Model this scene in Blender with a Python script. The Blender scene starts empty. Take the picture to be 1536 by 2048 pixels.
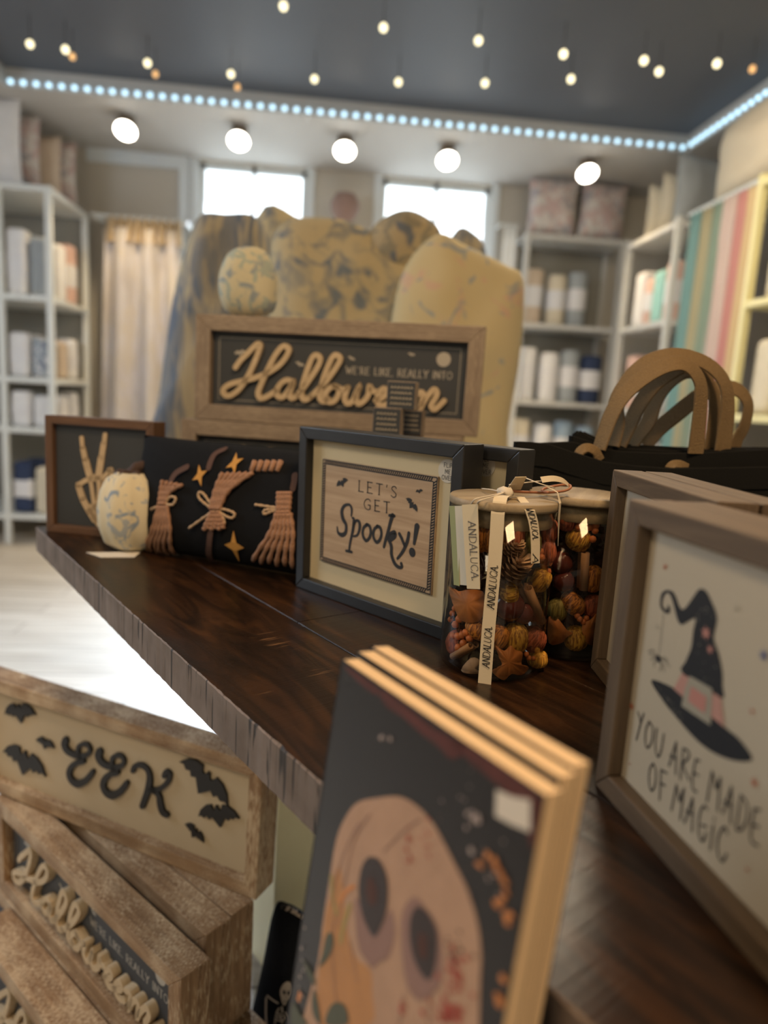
import bpy, bmesh, math, random
from mathutils import Vector, Matrix, noise
random.seed(7)
S = bpy.context.scene
COL = S.collection
PI = math.pi
# ---------------------------------------------------------------- camera
F_PX = 1365.0
roll = math.atan(.06); pitch = math.atan(230*math.cos(roll)/F_PX); yaw = math.radians(5.4)
CAM = Vector((0, 0, 1.10)); TZ = .85
Fh = Vector((math.sin(yaw), math.cos(yaw), 0)); Rh = Vector((math.cos(yaw), -math.sin(yaw), 0)); ZZ = Vector((0, 0, 1))
FW = math.cos(pitch)*Fh-math.sin(pitch)*ZZ; Uh = math.sin(pitch)*Fh+math.cos(pitch)*ZZ
RT = math.cos(roll)*Rh+math.sin(roll)*Uh; UP = math.cos(roll)*Uh-math.sin(roll)*Rh
cd = bpy.data.cameras.new('camera'); cam = bpy.data.objects.new('camera', cd); COL.objects.link(cam)
m = Matrix((RT, UP, -FW)).transposed().to_4x4(); m.translation = CAM; cam.matrix_world = m
cd.sensor_fit = 'VERTICAL'; cd.sensor_height = 36; cd.lens = 36*F_PX/2048; cd.clip_start = .02
cd.dof.use_dof = True; cd.dof.focus_distance = .64; cd.dof.aperture_fstop = 2.9
S.camera = cam
# ---------------------------------------------------------------- world, lights, exposure
S.view_settings.view_transform = 'Standard'; S.view_settings.look = 'None'; S.view_settings.gamma = 1
S.view_settings.exposure = 0.85
W = bpy.data.worlds.new('world'); S.world = W; W.use_nodes = True
wn = W.node_tree; wn.nodes.clear()
tc = wn.nodes.new('ShaderNodeTexCoord'); sx = wn.nodes.new('ShaderNodeSeparateXYZ'); rp = wn.nodes.new('ShaderNodeValToRGB')
bg = wn.nodes.new('ShaderNodeBackground'); wo = wn.nodes.new('ShaderNodeOutputWorld')
mr = wn.nodes.new('ShaderNodeMapRange'); mr.inputs[1].default_value = -1; mr.inputs[2].default_value = 1
wn.links.new(tc.outputs['Generated'], sx.inputs[0]); wn.links.new(sx.outputs['Y'], mr.inputs[0]); wn.links.new(mr.outputs[0], rp.inputs[0])
wn.links.new(rp.outputs[0], bg.inputs[0]); wn.links.new(bg.outputs[0], wo.inputs[0])
rp.color_ramp.elements[0].position = .35; rp.color_ramp.elements[0].color = (.115, .095, .07, 1)
rp.color_ramp.elements[1].position = .75; rp.color_ramp.elements[1].color = (.85, .95, 1, 1)
bg.inputs[1].default_value = 2.0
def area(name, loc, target, size, power, col, sy=None, spread=PI):
    l = bpy.data.lights.new(name, 'AREA'); l.energy = power; l.color = col; l.size = size
    if sy: l.shape = 'RECTANGLE'; l.size_y = sy
    l.spread = spread
    o = bpy.data.objects.new(name, l); COL.objects.link(o); o.location = loc
    o.rotation_euler = (Vector(target)-Vector(loc)).to_track_quat('-Z', 'Y').to_euler(); return o
area('daylight_window', (-.6, 6.2, 1.9), (-.3, 2.2, .0), 1.0, 36, (.74, .86, 1), 1.4, 1.05)
area('daylight_window', (.8, 6.2, 1.9), (.3, 2.2, .0), 1.0, 36, (.74, .86, 1), 1.4, 1.05)
area('cool_area_left', (-2.9, 1.9, 2.0), (-.6, 2.6, .2), 1.2, 24, (.76, .87, 1), 1.2)  # cool area lamp before the closed left wall, aimed at the floor
area('shop_ceiling_lamp', (.35, -.1, 2.5), (.15, .45, .85), .35, 12.5, (1, .64, .33))
area('shop_ceiling_lamp', (-1.2, -.6, 2.5), (-.3, .9, .3), .5, 9, (1, .78, .52))
area('shop_ceiling_lamp', (1.1, 2.7, 2.7), (1.2, 3.0, 0), .8, 20, (1, .83, .60))
# ---------------------------------------------------------------- pixel helpers (used to measure the place)
def ray(x, y): return FW+RT*((x-768)/F_PX)+UP*((1024-y)/F_PX)
def onz(x, y, z=TZ): d = ray(x, y); return CAM+d*((z-CAM.z)/d.z)
def ony(x, y, Y): d = ray(x, y); return CAM+d*((Y-CAM.y)/d.y)
# ---------------------------------------------------------------- materials
MATS = {}
def mat(name, col=(.5, .5, .5), rough=.6, metal=0, spec=.5, bump=0, bscale=200, var=0, vscale=20, emit=None, es=1, trans=0):
    if name in MATS: return MATS[name]
    m = bpy.data.materials.new(name); m.use_nodes = True; nt = m.node_tree; b = nt.nodes['Principled BSDF']
    b.inputs['Base Color'].default_value = (*col, 1); b.inputs['Roughness'].default_value = rough; b.inputs['Metallic'].default_value = metal
    b.inputs['Specular IOR Level'].default_value = spec
    tcn = nt.nodes.new('ShaderNodeTexCoord')
    if var:
        n = nt.nodes.new('ShaderNodeTexNoise'); n.inputs['Scale'].default_value = vscale; n.inputs['Detail'].default_value = 5
        nt.links.new(tcn.outputs['Object'], n.inputs['Vector'])
        mx = nt.nodes.new('ShaderNodeMix'); mx.data_type = 'RGBA'
        mx.inputs[6].default_value = (*[c*(1-var) for c in col], 1); mx.inputs[7].default_value = (*[min(1, c*(1+var)) for c in col], 1)
        nt.links.new(n.outputs[0], mx.inputs[0]); nt.links.new(mx.outputs[2], b.inputs['Base Color'])
    if bump:
        n = nt.nodes.new('ShaderNodeTexNoise'); n.inputs['Scale'].default_value = bscale; nt.links.new(tcn.outputs['Object'], n.inputs['Vector'])
        bp = nt.nodes.new('ShaderNodeBump'); bp.inputs['Strength'].default_value = bump; bp.inputs['Distance'].default_value = .002
        nt.links.new(n.outputs[0], bp.inputs['Height']); nt.links.new(bp.outputs[0], b.inputs['Normal'])
    if emit: b.inputs['Emission Color'].default_value = (*emit, 1); b.inputs['Emission Strength'].default_value = es
    MATS[name] = m; return m
def wood(name, c1, c2, grain='X', rough=.6, sc=1.0, white=None, wamt=.5, bump=.3, gl=None, saw=0):
    if name in MATS: return MATS[name]
    m = bpy.data.materials.new(name); m.use_nodes = True; nt = m.node_tree; b = nt.nodes['Principled BSDF']; L = nt.links.new; N = nt.nodes.new
    tcn = N('ShaderNodeTexCoord'); mp = N('ShaderNodeMapping'); L(tcn.outputs['Object'], mp.inputs[0])
    s = {'X': (3, 45, 45), 'Z': (45, 45, 3), 'Y': (45, 3, 45)}[grain]; mp.inputs['Scale'].default_value = [v*sc for v in s]
    n = N('ShaderNodeTexNoise'); n.inputs['Scale'].default_value = 3; n.inputs['Detail'].default_value = 8; n.inputs['Roughness'].default_value = .65; n.inputs['Distortion'].default_value = .6
    L(mp.outputs[0], n.inputs['Vector'])
    r = N('ShaderNodeValToRGB'); r.color_ramp.elements[0].position = .32; r.color_ramp.elements[0].color = (*c1, 1)
    r.color_ramp.elements[1].position = .68; r.color_ramp.elements[1].color = (*c2, 1); L(n.outputs[0], r.inputs[0])
    out = r.outputs[0]
    if white:
        mp2 = N('ShaderNodeMapping'); L(tcn.outputs['Object'], mp2.inputs[0]); k = {'X': (60, 420, 420), 'Z': (420, 420, 60), 'Y': (420, 60, 420)}[grain]
        if saw: k = {'X': (900, 190, 900), 'Z': (900, 190, 900), 'Y': (190, 900, 900)}[grain]
        mp2.inputs['Scale'].default_value = k
        n2 = N('ShaderNodeTexNoise'); n2.inputs['Scale'].default_value = 1; n2.inputs['Detail'].default_value = 4; L(mp2.outputs[0], n2.inputs['Vector'])
        n3 = N('ShaderNodeTexNoise'); n3.inputs['Scale'].default_value = 14; L(tcn.outputs['Object'], n3.inputs['Vector'])
        sb = N('ShaderNodeMath'); sb.operation = 'MULTIPLY_ADD'; sb.inputs[1].default_value = .55; sb.inputs[2].default_value = -.275; L(n3.outputs[0], sb.inputs[0]); ad = N('ShaderNodeMath'); ad.operation = 'ADD'; L(n2.outputs[0], ad.inputs[0]); L(sb.outputs[0], ad.inputs[1])
        r2 = N('ShaderNodeValToRGB'); r2.color_ramp.elements[0].position = .50; r2.color_ramp.elements[1].position = .62; L(ad.outputs[0], r2.inputs[0])
        mu = N('ShaderNodeMath'); mu.operation = 'MULTIPLY'; mu.inputs[1].default_value = wamt; L(r2.outputs[0], mu.inputs[0])
        mx = N('ShaderNodeMix'); mx.data_type = 'RGBA'; mx.inputs[7].default_value = (*white, 1); L(mu.outputs[0], mx.inputs[0]); L(out, mx.inputs[6]); out = mx.outputs[2]
    L(out, b.inputs['Base Color']); b.inputs['Roughness'].default_value = rough
    bp = N('ShaderNodeBump'); bp.inputs['Strength'].default_value = bump; bp.inputs['Distance'].default_value = .0012
    L(n.outputs[0], bp.inputs['Height']); L(bp.outputs[0], b.inputs['Normal'])
    MATS[name] = m; return m
def pattern(name, base, cols, scale=12, rough=.85, stripes=None, thr=.5, soft=.06):
    """printed cloth: blotches of each colour in turn on the base"""
    if name in MATS: return MATS[name]
    m = bpy.data.materials.new(name); m.use_nodes = True; nt = m.node_tree; b = nt.nodes['Principled BSDF']; L = nt.links.new; N = nt.nodes.new
    tcn = N('ShaderNodeTexCoord'); out = None
    for i, c in enumerate(cols):
        mp = N('ShaderNodeMapping'); mp.inputs['Location'].default_value = (i*3.7, i*1.3, i*2.1); L(tcn.outputs['Object'], mp.inputs[0])
        if stripes: mp.inputs['Scale'].default_value = stripes
        n = N('ShaderNodeTexNoise'); n.inputs['Scale'].default_value = scale*(1+.35*i); n.inputs['Detail'].default_value = 2.5; n.inputs['Distortion'].default_value = 1.2
        L(mp.outputs[0], n.inputs['Vector'])
        r = N('ShaderNodeValToRGB'); r.color_ramp.elements[0].position = thr; r.color_ramp.elements[1].position = thr+soft; L(n.outputs[0], r.inputs[0])
        mx = N('ShaderNodeMix'); mx.data_type = 'RGBA'; mx.inputs[7].default_value = (*c, 1); L(r.outputs[0], mx.inputs[0])
        if out is None: mx.inputs[6].default_value = (*base, 1)
        else: L(out, mx.inputs[6])
        out = mx.outputs[2]
    L(out, b.inputs['Base Color']); b.inputs['Roughness'].default_value = rough; b.inputs['Specular IOR Level'].default_value = .2
    MATS[name] = m; return m
def glass(name, tint=(.97, .98, .96), refl=1.0):
    m = bpy.data.materials.new(name); m.use_nodes = True; nt = m.node_tree; nt.nodes.clear(); N = nt.nodes.new; L = nt.links.new
    t = N('ShaderNodeBsdfTransparent'); t.inputs[0].default_value = (*tint, 1); g = N('ShaderNodeBsdfGlossy'); g.inputs['Roughness'].default_value = .04
    fr = N('ShaderNodeLayerWeight'); fr.inputs[0].default_value = .5; pw = N('ShaderNodeMath'); pw.operation = 'POWER'; pw.inputs[1].default_value = 4.5; L(fr.outputs['Facing'], pw.inputs[0]); ad = N('ShaderNodeMath'); ad.inputs[1].default_value = .035; L(pw.outputs[0], ad.inputs[0]); mx = N('ShaderNodeMixShader'); o = N('ShaderNodeOutputMaterial')
    mu = N('ShaderNodeMath'); mu.operation = 'MULTIPLY'; mu.inputs[1].default_value = refl
    L(ad.outputs[0], mu.inputs[0]); L(mu.outputs[0], mx.inputs[0]); L(t.outputs[0], mx.inputs[1]); L(g.outputs[0], mx.inputs[2]); L(mx.outputs[0], o.inputs[0]); return m
M_GLASS = glass('clear_glass', (.93, .93, .91), .8); M_PANE = glass('window_glass', (.99, .99, .99), .3)
M_blackpaint = mat('black_paint', (.016, .017, .019), .42, var=.3, vscale=30)
M_black = mat('black_satin', (.012, .012, .013), .5)
M_ink = mat('printed_black', (.018, .019, .022), .7)
M_cloth = mat('black_cloth', (.0085, .0095, .012), .92, spec=.15, bump=.5, bscale=900, var=.4, vscale=300)
M_cream = mat('cream_board', (.60, .51, .33), .7, var=.06, vscale=9)
M_art = mat('white_art_print', (.50, .435, .33), .6)
M_letter = wood('pale_letter_wood', (.50, .385, .24), (.60, .475, .315), 'X', .7, bump=.1)
M_white = mat('white_metal', (.62, .65, .64), .5, var=.05)
M_label = mat('white_paper', (.72, .69, .62), .7)
# ---------------------------------------------------------------- object helpers
def link(name, me, m=None, parent=None):
    o = bpy.data.objects.new(name, me); COL.objects.link(o)
    if m is not None:
        for x in (m if isinstance(m, (list, tuple)) else [m]): me.materials.append(x)
    if parent: o.parent = parent
    return o
def thing(name, label, cat, loc=(0, 0, 0), rot=(0, 0, 0), group=None):
    o = bpy.data.objects.new(name, None); COL.objects.link(o); o.location = loc; o.rotation_euler = rot
    o.empty_display_size = .02
    return tag(o, label, cat, group)
def tag(o, label=None, cat=None, group=None, kind=None):
    if label: o['label'] = label
    if cat: o['category'] = cat
    if group: o['group'] = group
    if kind: o['kind'] = kind
    return o
class MB:
    def __init__(s): s.v = []; s.f = []; s.mi = []; s.sm = []
    def add(s, vs, fs, mi=0, smooth=False):
        k = len(s.v); s.v += [tuple(v) for v in vs]
        for f in fs: s.f.append(tuple(i+k for i in f)); s.mi.append(mi); s.sm.append(smooth)
    def box(s, a, b, mi=0):
        (x0, y0, z0), (x1, y1, z1) = a, b
        s.add([(x0, y0, z0), (x1, y0, z0), (x1, y1, z0), (x0, y1, z0), (x0, y0, z1), (x1, y0, z1), (x1, y1, z1), (x0, y1, z1)],
              [(0, 3, 2, 1), (4, 5, 6, 7), (0, 1, 5, 4), (1, 2, 6, 5), (2, 3, 7, 6), (3, 0, 4, 7)], mi)
    def cyl(s, p, q, r, n=16, r2=None, mi=0, smooth=True):
        p = Vector(p); q = Vector(q); d = (q-p).normalized(); a = d.orthogonal().normalized(); b = d.cross(a); r2 = r if r2 is None else r2
        vs = [p+(a*math.cos(t)+b*math.sin(t))*r for t in [2*PI*i/n for i in range(n)]]+[q+(a*math.cos(t)+b*math.sin(t))*r2 for t in [2*PI*i/n for i in range(n)]]
        s.add(vs, [(i, (i+1) % n, n+(i+1) % n, n+i) for i in range(n)], mi, smooth)
        s.add(vs[:n], [tuple(range(n))[::-1]], mi); s.add(vs[n:], [tuple(range(n))], mi)
    def tube(s, pts, r, n=8, mi=0):
        pts = [Vector(p) for p in pts]; vs = []; a = None; N_ = len(pts)
        for i, p in enumerate(pts):
            d = (pts[min(i+1, N_-1)]-pts[max(i-1, 0)]).normalized()
            a = d.orthogonal().normalized() if a is None else (a-d*a.dot(d)).normalized()
            b = d.cross(a); rr = r[i] if isinstance(r, (list, tuple)) else r
            vs += [p+(a*math.cos(2*PI*k/n)+b*math.sin(2*PI*k/n))*rr for k in range(n)]
        fs = [(i*n+k, i*n+(k+1) % n, (i+1)*n+(k+1) % n, (i+1)*n+k) for i in range(N_-1) for k in range(n)]
        s.add(vs, fs+[tuple(range(n))[::-1], tuple(range((N_-1)*n, N_*n))], mi, True)
    def lathe(s, prof, c=(0, 0, 0), n=40, mi=0, fn=None):
        vs = []
        for (r, z) in prof:
            for k in range(n):
                t = 2*PI*k/n; rr = r*(fn(t, z) if fn else 1); vs.append((c[0]+rr*math.cos(t), c[1]+rr*math.sin(t), c[2]+z))
        P = len(prof); s.add(vs, [(i*n+k, i*n+(k+1) % n, (i+1)*n+(k+1) % n, (i+1)*n+k) for i in range(P-1) for k in range(n)], mi, True)
    def strap(s, pts, wdir, w, t, mi=0):
        """flat webbing swept along pts; wdir = width direction (or list)"""
        pts = [Vector(p) for p in pts]; vs = []; N_ = len(pts)
        for i, p in enumerate(pts):
            d = (pts[min(i+1, N_-1)]-pts[max(i-1, 0)]).normalized(); wd = Vector(wdir[i] if isinstance(wdir, list) else wdir)
            wd = (wd-d*wd.dot(d)).normalized(); nn = d.cross(wd)
            prof = [(-.5, -.35), (-.42, -.5), (.42, -.5), (.5, -.35), (.5, .35), (.42, .5), (-.42, .5), (-.5, .35)]
            vs += [p+wd*w*a+nn*t*b for a, b in prof]
        n = 8; fs = [(i*n+k, i*n+(k+1) % n, (i+1)*n+(k+1) % n, (i+1)*n+k) for i in range(N_-1) for k in range(n)]
        s.add(vs, fs+[tuple(range(n))[::-1], tuple(range((N_-1)*n, N_*n))], mi, False)
    def build(s, name, m=None, parent=None, bevel=0, fix=True, sub=0):
        me = bpy.data.meshes.new(name); me.from_pydata(s.v, [], s.f)
        for p, i, sm in zip(me.polygons, s.mi, s.sm): p.material_index = i; p.use_smooth = sm
        if fix:
            bm = bmesh.new(); bm.from_mesh(me); bmesh.ops.recalc_face_normals(bm, faces=bm.faces); bm.to_mesh(me); bm.free()
        me.update(); o = link(name, me, m, parent)
        if bevel: md = o.modifiers.new('bevel', 'BEVEL'); md.width = bevel; md.segments = 2; md.limit_method = 'ANGLE'
        if sub: md = o.modifiers.new('sub', 'SUBSURF'); md.levels = sub; md.render_levels = sub
        return o
def smooth(pts, k=6, closed=False):
    n = len(pts); out = []
    if n < 3: return [tuple(p) for p in pts]
    rng = range(n) if closed else range(n-1)
    for i in rng:
        g = (lambda j: pts[j % n]) if closed else (lambda j: pts[max(0, min(n-1, j))])
        p0, p1, p2, p3 = g(i-1), g(i), g(i+1), g(i+2)
        for q in range(k):
            t = q/k
            out.append(tuple(.5*((2*b)+(c-a)*t+(2*a-5*b+4*c-d)*t*t+(-a+3*b-3*c+d)*t**3) for a, b, c, d in zip(p0, p1, p2, p3)))
    if not closed: out.append(tuple(pts[-1]))
    return out
def ribbon(mb, pts, w, put, lift=.0004, thick=0, mi=0, caps=True):
    """pts: 2D polyline; put(u,v,h) -> 3D point h above the surface"""
    P = [Vector((p[0], p[1])) for p in pts]; Q = [P[0]]; wl = w if isinstance(w, list) else None; W_ = [wl[0] if wl else w]
    for i, p in enumerate(P[1:], 1):
        if (p-Q[-1]).length > 1e-7: Q.append(p); W_.append(wl[min(i, len(wl)-1)] if wl else w)
    P = Q; n = len(P)
    if n < 2: return
    L = []; R = []
    for i, p in enumerate(P):
        a = (P[i]-P[i-1]).normalized() if i else None; b = (P[i+1]-P[i]).normalized() if i < n-1 else None
        if a is None: t = b; s = 1
        elif b is None: t = a; s = 1
        else:
            t = a+b; t = t.normalized() if t.length > .2 else b; s = min(1/max(abs(t.dot(b)), .55), 1.8)
        nn = Vector((-t.y, t.x)); L.append(p+nn*W_[i]/2*s); R.append(p-nn*W_[i]/2*s)
    ring = list(L)
    if caps:
        t = (P[-1]-P[-2]).normalized(); nn = Vector((-t.y, t.x)); h = W_[-1]/2; e = [P[-1]+nn*h*math.cos(q)+t*h*math.sin(q) for q in (.5, 1.05, 1.57, 2.09, 2.64)]
        t = (P[0]-P[1]).normalized(); nn = Vector((-t.y, t.x)); h = W_[0]/2; s0 = [P[0]+nn*h*math.cos(q)+t*h*math.sin(q) for q in (.5, 1.05, 1.57, 2.09, 2.64)]
    else: e = []; s0 = []
    for h in ([lift+thick] if not thick else [lift+thick, lift]):
        vs = [put(q.x, q.y, h) for q in L+R+e+s0]
        fs = [(i, i+1, n+i+1, n+i) for i in range(n-1)]
        if caps: fs.append(tuple([n-1]+list(range(2*n, 2*n+5))+[2*n-1])); fs.append(tuple([n]+list(range(2*n+5, 2*n+10))+[0]))
        mb.add(vs, fs, mi)
    if thick:
        ring = L+e+R[::-1]+s0; k = len(ring)
        vs = [put(q.x, q.y, lift+thick) for q in ring]+[put(q.x, q.y, lift) for q in ring]
        mb.add(vs, [(i, (i+1) % k, k+(i+1) % k, k+i) for i in range(k)], mi)
def flat(mb, pts, put, lift=.0004, thick=0, mi=0):
    k = len(pts); vs = [put(p[0], p[1], lift+thick) for p in pts]; mb.add(vs, [tuple(range(k))], mi)
    if thick:
        mb.add(vs+[put(p[0], p[1], lift) for p in pts], [(i, (i+1) % k, k+(i+1) % k, k+i) for i in range(k)], mi)
# stroke alphabet --------------------------------------------------
ARC_C = [(.72, .80), (.62, .95), (.42, 1), (.18, .87), (.04, .5), (.18, .13), (.42, 0), (.62, .05), (.74, .2)]
G = {'A': (.72, [[(0, 0), (.36, 1), (.72, 0)], [(.14, .36), (.58, .36)]]), 'C': (.76, [('c', ARC_C)]),
     'D': (.78, [[(.08, 0), (.08, 1)], ('c', [(.08, 1), (.42, .99), (.68, .82), (.76, .5), (.68, .18), (.42, .01), (.08, 0)])]),
     'E': (.62, [[(.08, 0), (.08, 1)], [(.08, 1), (.56, 1)], [(.08, .52), (.46, .52)], [(.08, 0), (.6, 0)]]),
     'F': (.58, [[(.08, 0), (.08, 1)], [(.08, 1), (.56, 1)], [(.08, .52), (.46, .52)]]),
     'G': (.8, [('c', ARC_C[:-1]), [(.7, .1), (.7, .45), (.48, .45)]]), 'H': (.76, [[(.08, 0), (.08, 1)], [(.7, 0), (.7, 1)], [(.08, .52), (.7, .52)]]),
     'I': (.16, [[(.08, 0), (.08, 1)]]), 'K': (.7, [[(.08, 0), (.08, 1)], [(.08, .4), (.62, 1)], [(.26, .56), (.68, 0)]]),
     'L': (.58, [[(.08, 1), (.08, 0)], [(.08, 0), (.56, 0)]]), 'M': (.9, [[(.06, 0), (.12, 1), (.45, .25), (.78, 1), (.84, 0)]]),
     'N': (.78, [[(.08, 0), (.08, 1), (.7, 0), (.7, 1)]]), 'O': (.82, [('c', [(.41, 1), (.14, .85), (.04, .5), (.14, .15), (.41, 0), (.68, .15), (.78, .5), (.68, .85), (.41, 1)])]),
     'P': (.62, [[(.08, 0), (.08, 1)], ('c', [(.08, 1), (.42, .98), (.58, .75), (.42, .5), (.08, .48)])]),
     'R': (.68, [[(.08, 0), (.08, 1)], ('c', [(.08, 1), (.42, .98), (.58, .75), (.42, .52), (.08, .5)]), [(.3, .5), (.64, 0)]]),
     'S': (.6, [('c', [(.54, .84), (.4, .99), (.16, .92), (.1, .72), (.3, .54), (.52, .34), (.5, .1), (.28, 0), (.05, .14)])]),
     'T': (.68, [[(.34, 0), (.34, 1)], [(.02, 1), (.66, 1)]]), 'U': (.76, [('c', [(.08, 1), (.08, .35), (.18, .06), (.39, 0), (.6, .06), (.7, .35), (.7, 1)])]),
     'V': (.7, [[(0, 1), (.35, 0), (.7, 1)]]), 'W': (1.0, [[(0, 1), (.27, 0), (.5, .8), (.73, 0), (1, 1)]]), 'Y': (.68, [[(0, 1), (.34, .5), (.68, 1)], [(.34, .5), (.34, 0)]]),
     'i': (.16, [[(.08, 0), (.08, .66)], [(.07, .84), (.09, .87)]]),
     "'": (.14, [[(.08, 1), (.05, .8)]]), ',': (.14, [[(.08, .05), (.03, -.12)]]), '.': (.2, [[(.05, .05), (.13, .05)], [(.05, .11), (.13, .11)]]), ' ': (.42, [])}
def text_len(t, gap=.16): return sum(G[c][0]+gap for c in t)-gap
def text(mb, t, put, x, y, h, w, gap=.16, serif=False, sx=1, lift=.0004, mi=0, slant=0, xf=None, bold_v=1.0):
    cx = x
    T = xf or (lambda a, b: (a, b))
    for c in t:
        gw, st = G[c]
        for s in st:
            if s[0] == 'c': p = smooth(s[1], 4); cur = True
            else: p = s; cur = False
            q = [T(cx+(a+slant*b)*h*sx, y+b*h) for a, b in p]
            if cur or len(p) < 2: ribbon(mb, q, w, put, lift, mi=mi)
            else:
                for i in range(len(q)-1):
                    ww = w*(bold_v if abs(p[i+1][1]-p[i][1]) > .3 and p[i+1][0] >= p[i][0] else 1)
                    ribbon(mb, q[i:i+2], ww, put, lift, mi=mi)
            if serif and not cur:
                for a, b in ((p[0], p[1]), (p[-1], p[-2])):
                    if a[1] in (0, 1) and abs(a[1]-b[1]) > .3:
                        ribbon(mb, [T(cx+(a[0]-.09+slant*a[1])*h*sx, y+a[1]*h), T(cx+(a[0]+.09+slant*a[1])*h*sx, y+a[1]*h)], w*.7, put, lift, mi=mi)
        cx += (gw+gap)*h*sx
BAT = [(0, .2), (.035, .32), (.07, .2), (.13, .12), (.2, .16), (.27, .34), (.55, .3), (.8, .14), (1, -.16), (.84, -.1), (.7, -.2), (.56, -.12), (.46, -.26), (.3, -.16), (.18, -.32), (0, -.55)]
BAT = BAT+[(-x, y) for x, y in BAT[::-1][1:-1]]
STAR = lambda n, r=.42, ph=PI/2: [((1 if i % 2 == 0 else r)*math.cos(ph+PI*i/n), (1 if i % 2 == 0 else r)*math.sin(ph+PI*i/n)) for i in range(2*n)]
def build_split(mb, name, m, parent):
    """each connected piece becomes a part of its own"""
    par = list(range(len(mb.v)))
    def f(i):
        while par[i] != i: par[i] = par[par[i]]; i = par[i]
        return i
    for fc in mb.f:
        for q in fc[1:]: par[f(q)] = f(fc[0])
    groups = {}
    for k, fc in enumerate(mb.f): groups.setdefault(f(fc[0]), []).append(k)
    for g, fs in groups.items():
        n_ = MB(); idx = {}
        for k in fs:
            for v in mb.f[k]:
                if v not in idx: idx[v] = len(n_.v); n_.v.append(mb.v[v])
            n_.f.append(tuple(idx[v] for v in mb.f[k])); n_.mi.append(mb.mi[k]); n_.sm.append(mb.sm[k])
        n_.build(name, m, parent)
# ---------------------------------------------------------------- framed signs
class Sign:
    """local x along the width, y back into the sign, z up; origin at the outer bottom left of the front face"""
    def __init__(s, name, label, cat, o, ang, lean, w, h, d, rail, rec, mh, mv, mpanel, group=None, dz=0, framename='frame', panelname='panel', railmats=None, bev=.0012):
        s.w, s.h, s.d, s.rail, s.rec = w, h, d, rail, rec
        s.o = thing(name, label, cat, o, (-lean, 0, ang), group)
        s.M = Matrix.Translation(Vector(o)) @ Matrix.Rotation(ang, 4, 'Z') @ Matrix.Rotation(-lean, 4, 'X'); s.I = s.M.inverted()
        m = MB(); r = rail; g = .0003
        # four mitred rails
        outer = [(0, 0), (w, 0), (w, h), (0, h)]; inner = [(r, r), (w-r, r), (w-r, h-r), (r, h-r)]
        for i in range(4):
            j = (i+1) % 4; a, b, c, e = outer[i], outer[j], inner[j], inner[i]
            vs = [(p[0], y, p[1]) for y in (0, d) for p in (a, b, c, e)]
            m.add(vs, [(0, 1, 2, 3), (4, 7, 6, 5), (0, 4, 5, 1), (3, 2, 6, 7), (1, 5, 6, 2), (0, 3, 7, 4)], mi=i % 2)
        s.frame = m.build(framename, [mh, mv], s.o, bevel=bev)
        m = MB(); m.box((r-.001, rec, r-.001), (w-r+.001, rec+.004, h-r+.001)); s.panel = m.build(panelname, mpanel, s.o)
    def loc(s, px, py, y=None):
        y = s.rec if y is None else y
        o = s.I @ CAM; d = (s.I.to_3x3() @ ray(px, py)); t = (y-o.y)/d.y; p = o+d*t; return (p.x, p.z)
    def L(s, pts, k=1, ox=0, oy=0, y=None): return [s.loc(ox+p[0]/k, oy+p[1]/k, y) for p in pts]
    def put(s, u, v, h): return (u, s.rec-h, v)
    def bat(s, mb, c, a, b, put=None, lift=.0004, thick=0, y=None):
        """bat whose wing tips show at pixels a and b"""
        A = Vector(s.loc(*a, y)); B = Vector(s.loc(*b, y)); m = (A+B)/2; x = (B-A)/2; yv = Vector((-x.y, x.x))
        if c < 0: yv = -yv
        m = m+yv*.16
        flat(mb, [tuple(m+x*p+yv*q) for p, q in BAT], put or s.put, lift, thick)

# ================================================================ THE ROOM
def boxobj(name, a, b, m, bevel=0, parent=None):
    mb = MB(); mb.box(a, b); return mb.build(name, m, parent, bevel)
def struct(o): o['kind'] = 'structure'; return o
def floor_mat():
    m = bpy.data.materials.new('whitewashed_floor_boards'); m.use_nodes = True; nt = m.node_tree; b = nt.nodes['Principled BSDF']; N = nt.nodes.new; L = nt.links.new
    t = N('ShaderNodeTexCoord'); br = N('ShaderNodeTexBrick'); br.inputs['Scale'].default_value = 1; br.inputs['Brick Width'].default_value = 1.3; br.inputs['Row Height'].default_value = .14
    br.inputs['Mortar Size'].default_value = .003; br.inputs['Color1'].default_value = (.60, .56, .50, 1); br.inputs['Color2'].default_value = (.50, .46, .40, 1); br.inputs['Mortar'].default_value = (.25, .22, .19, 1)
    L(t.outputs['Object'], br.inputs['Vector']); mp = N('ShaderNodeMapping'); mp.inputs['Scale'].default_value = (1.2, 18, 1); L(t.outputs['Object'], mp.inputs[0])
    n = N('ShaderNodeTexNoise'); n.inputs['Scale'].default_value = 2.5; n.inputs['Detail'].default_value = 6; L(mp.outputs[0], n.inputs[0])
    mx = N('ShaderNodeMix'); mx.data_type = 'RGBA'; mx.blend_type = 'MULTIPLY'; mx.inputs[0].default_value = .7
    r = N('ShaderNodeValToRGB'); r.color_ramp.elements[0].position = .3; r.color_ramp.elements[0].color = (.55, .5, .45, 1); r.color_ramp.elements[1].position = .6; L(n.outputs[0], r.inputs[0])
    L(br.outputs[0], mx.inputs[6]); L(r.outputs[0], mx.inputs[7]); L(mx.outputs[2], b.inputs['Base Color']); b.inputs['Roughness'].default_value = .5
    return m
struct(boxobj('floor', (-3.4, -2.5, -.03), (3.4, 5.6, 0), floor_mat()))
M_wall = mat('pale_wall_paint', (.52, .49, .43), .8)
M_soffit = mat('soffit_paint', (.47, .455, .43), .7)
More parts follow.
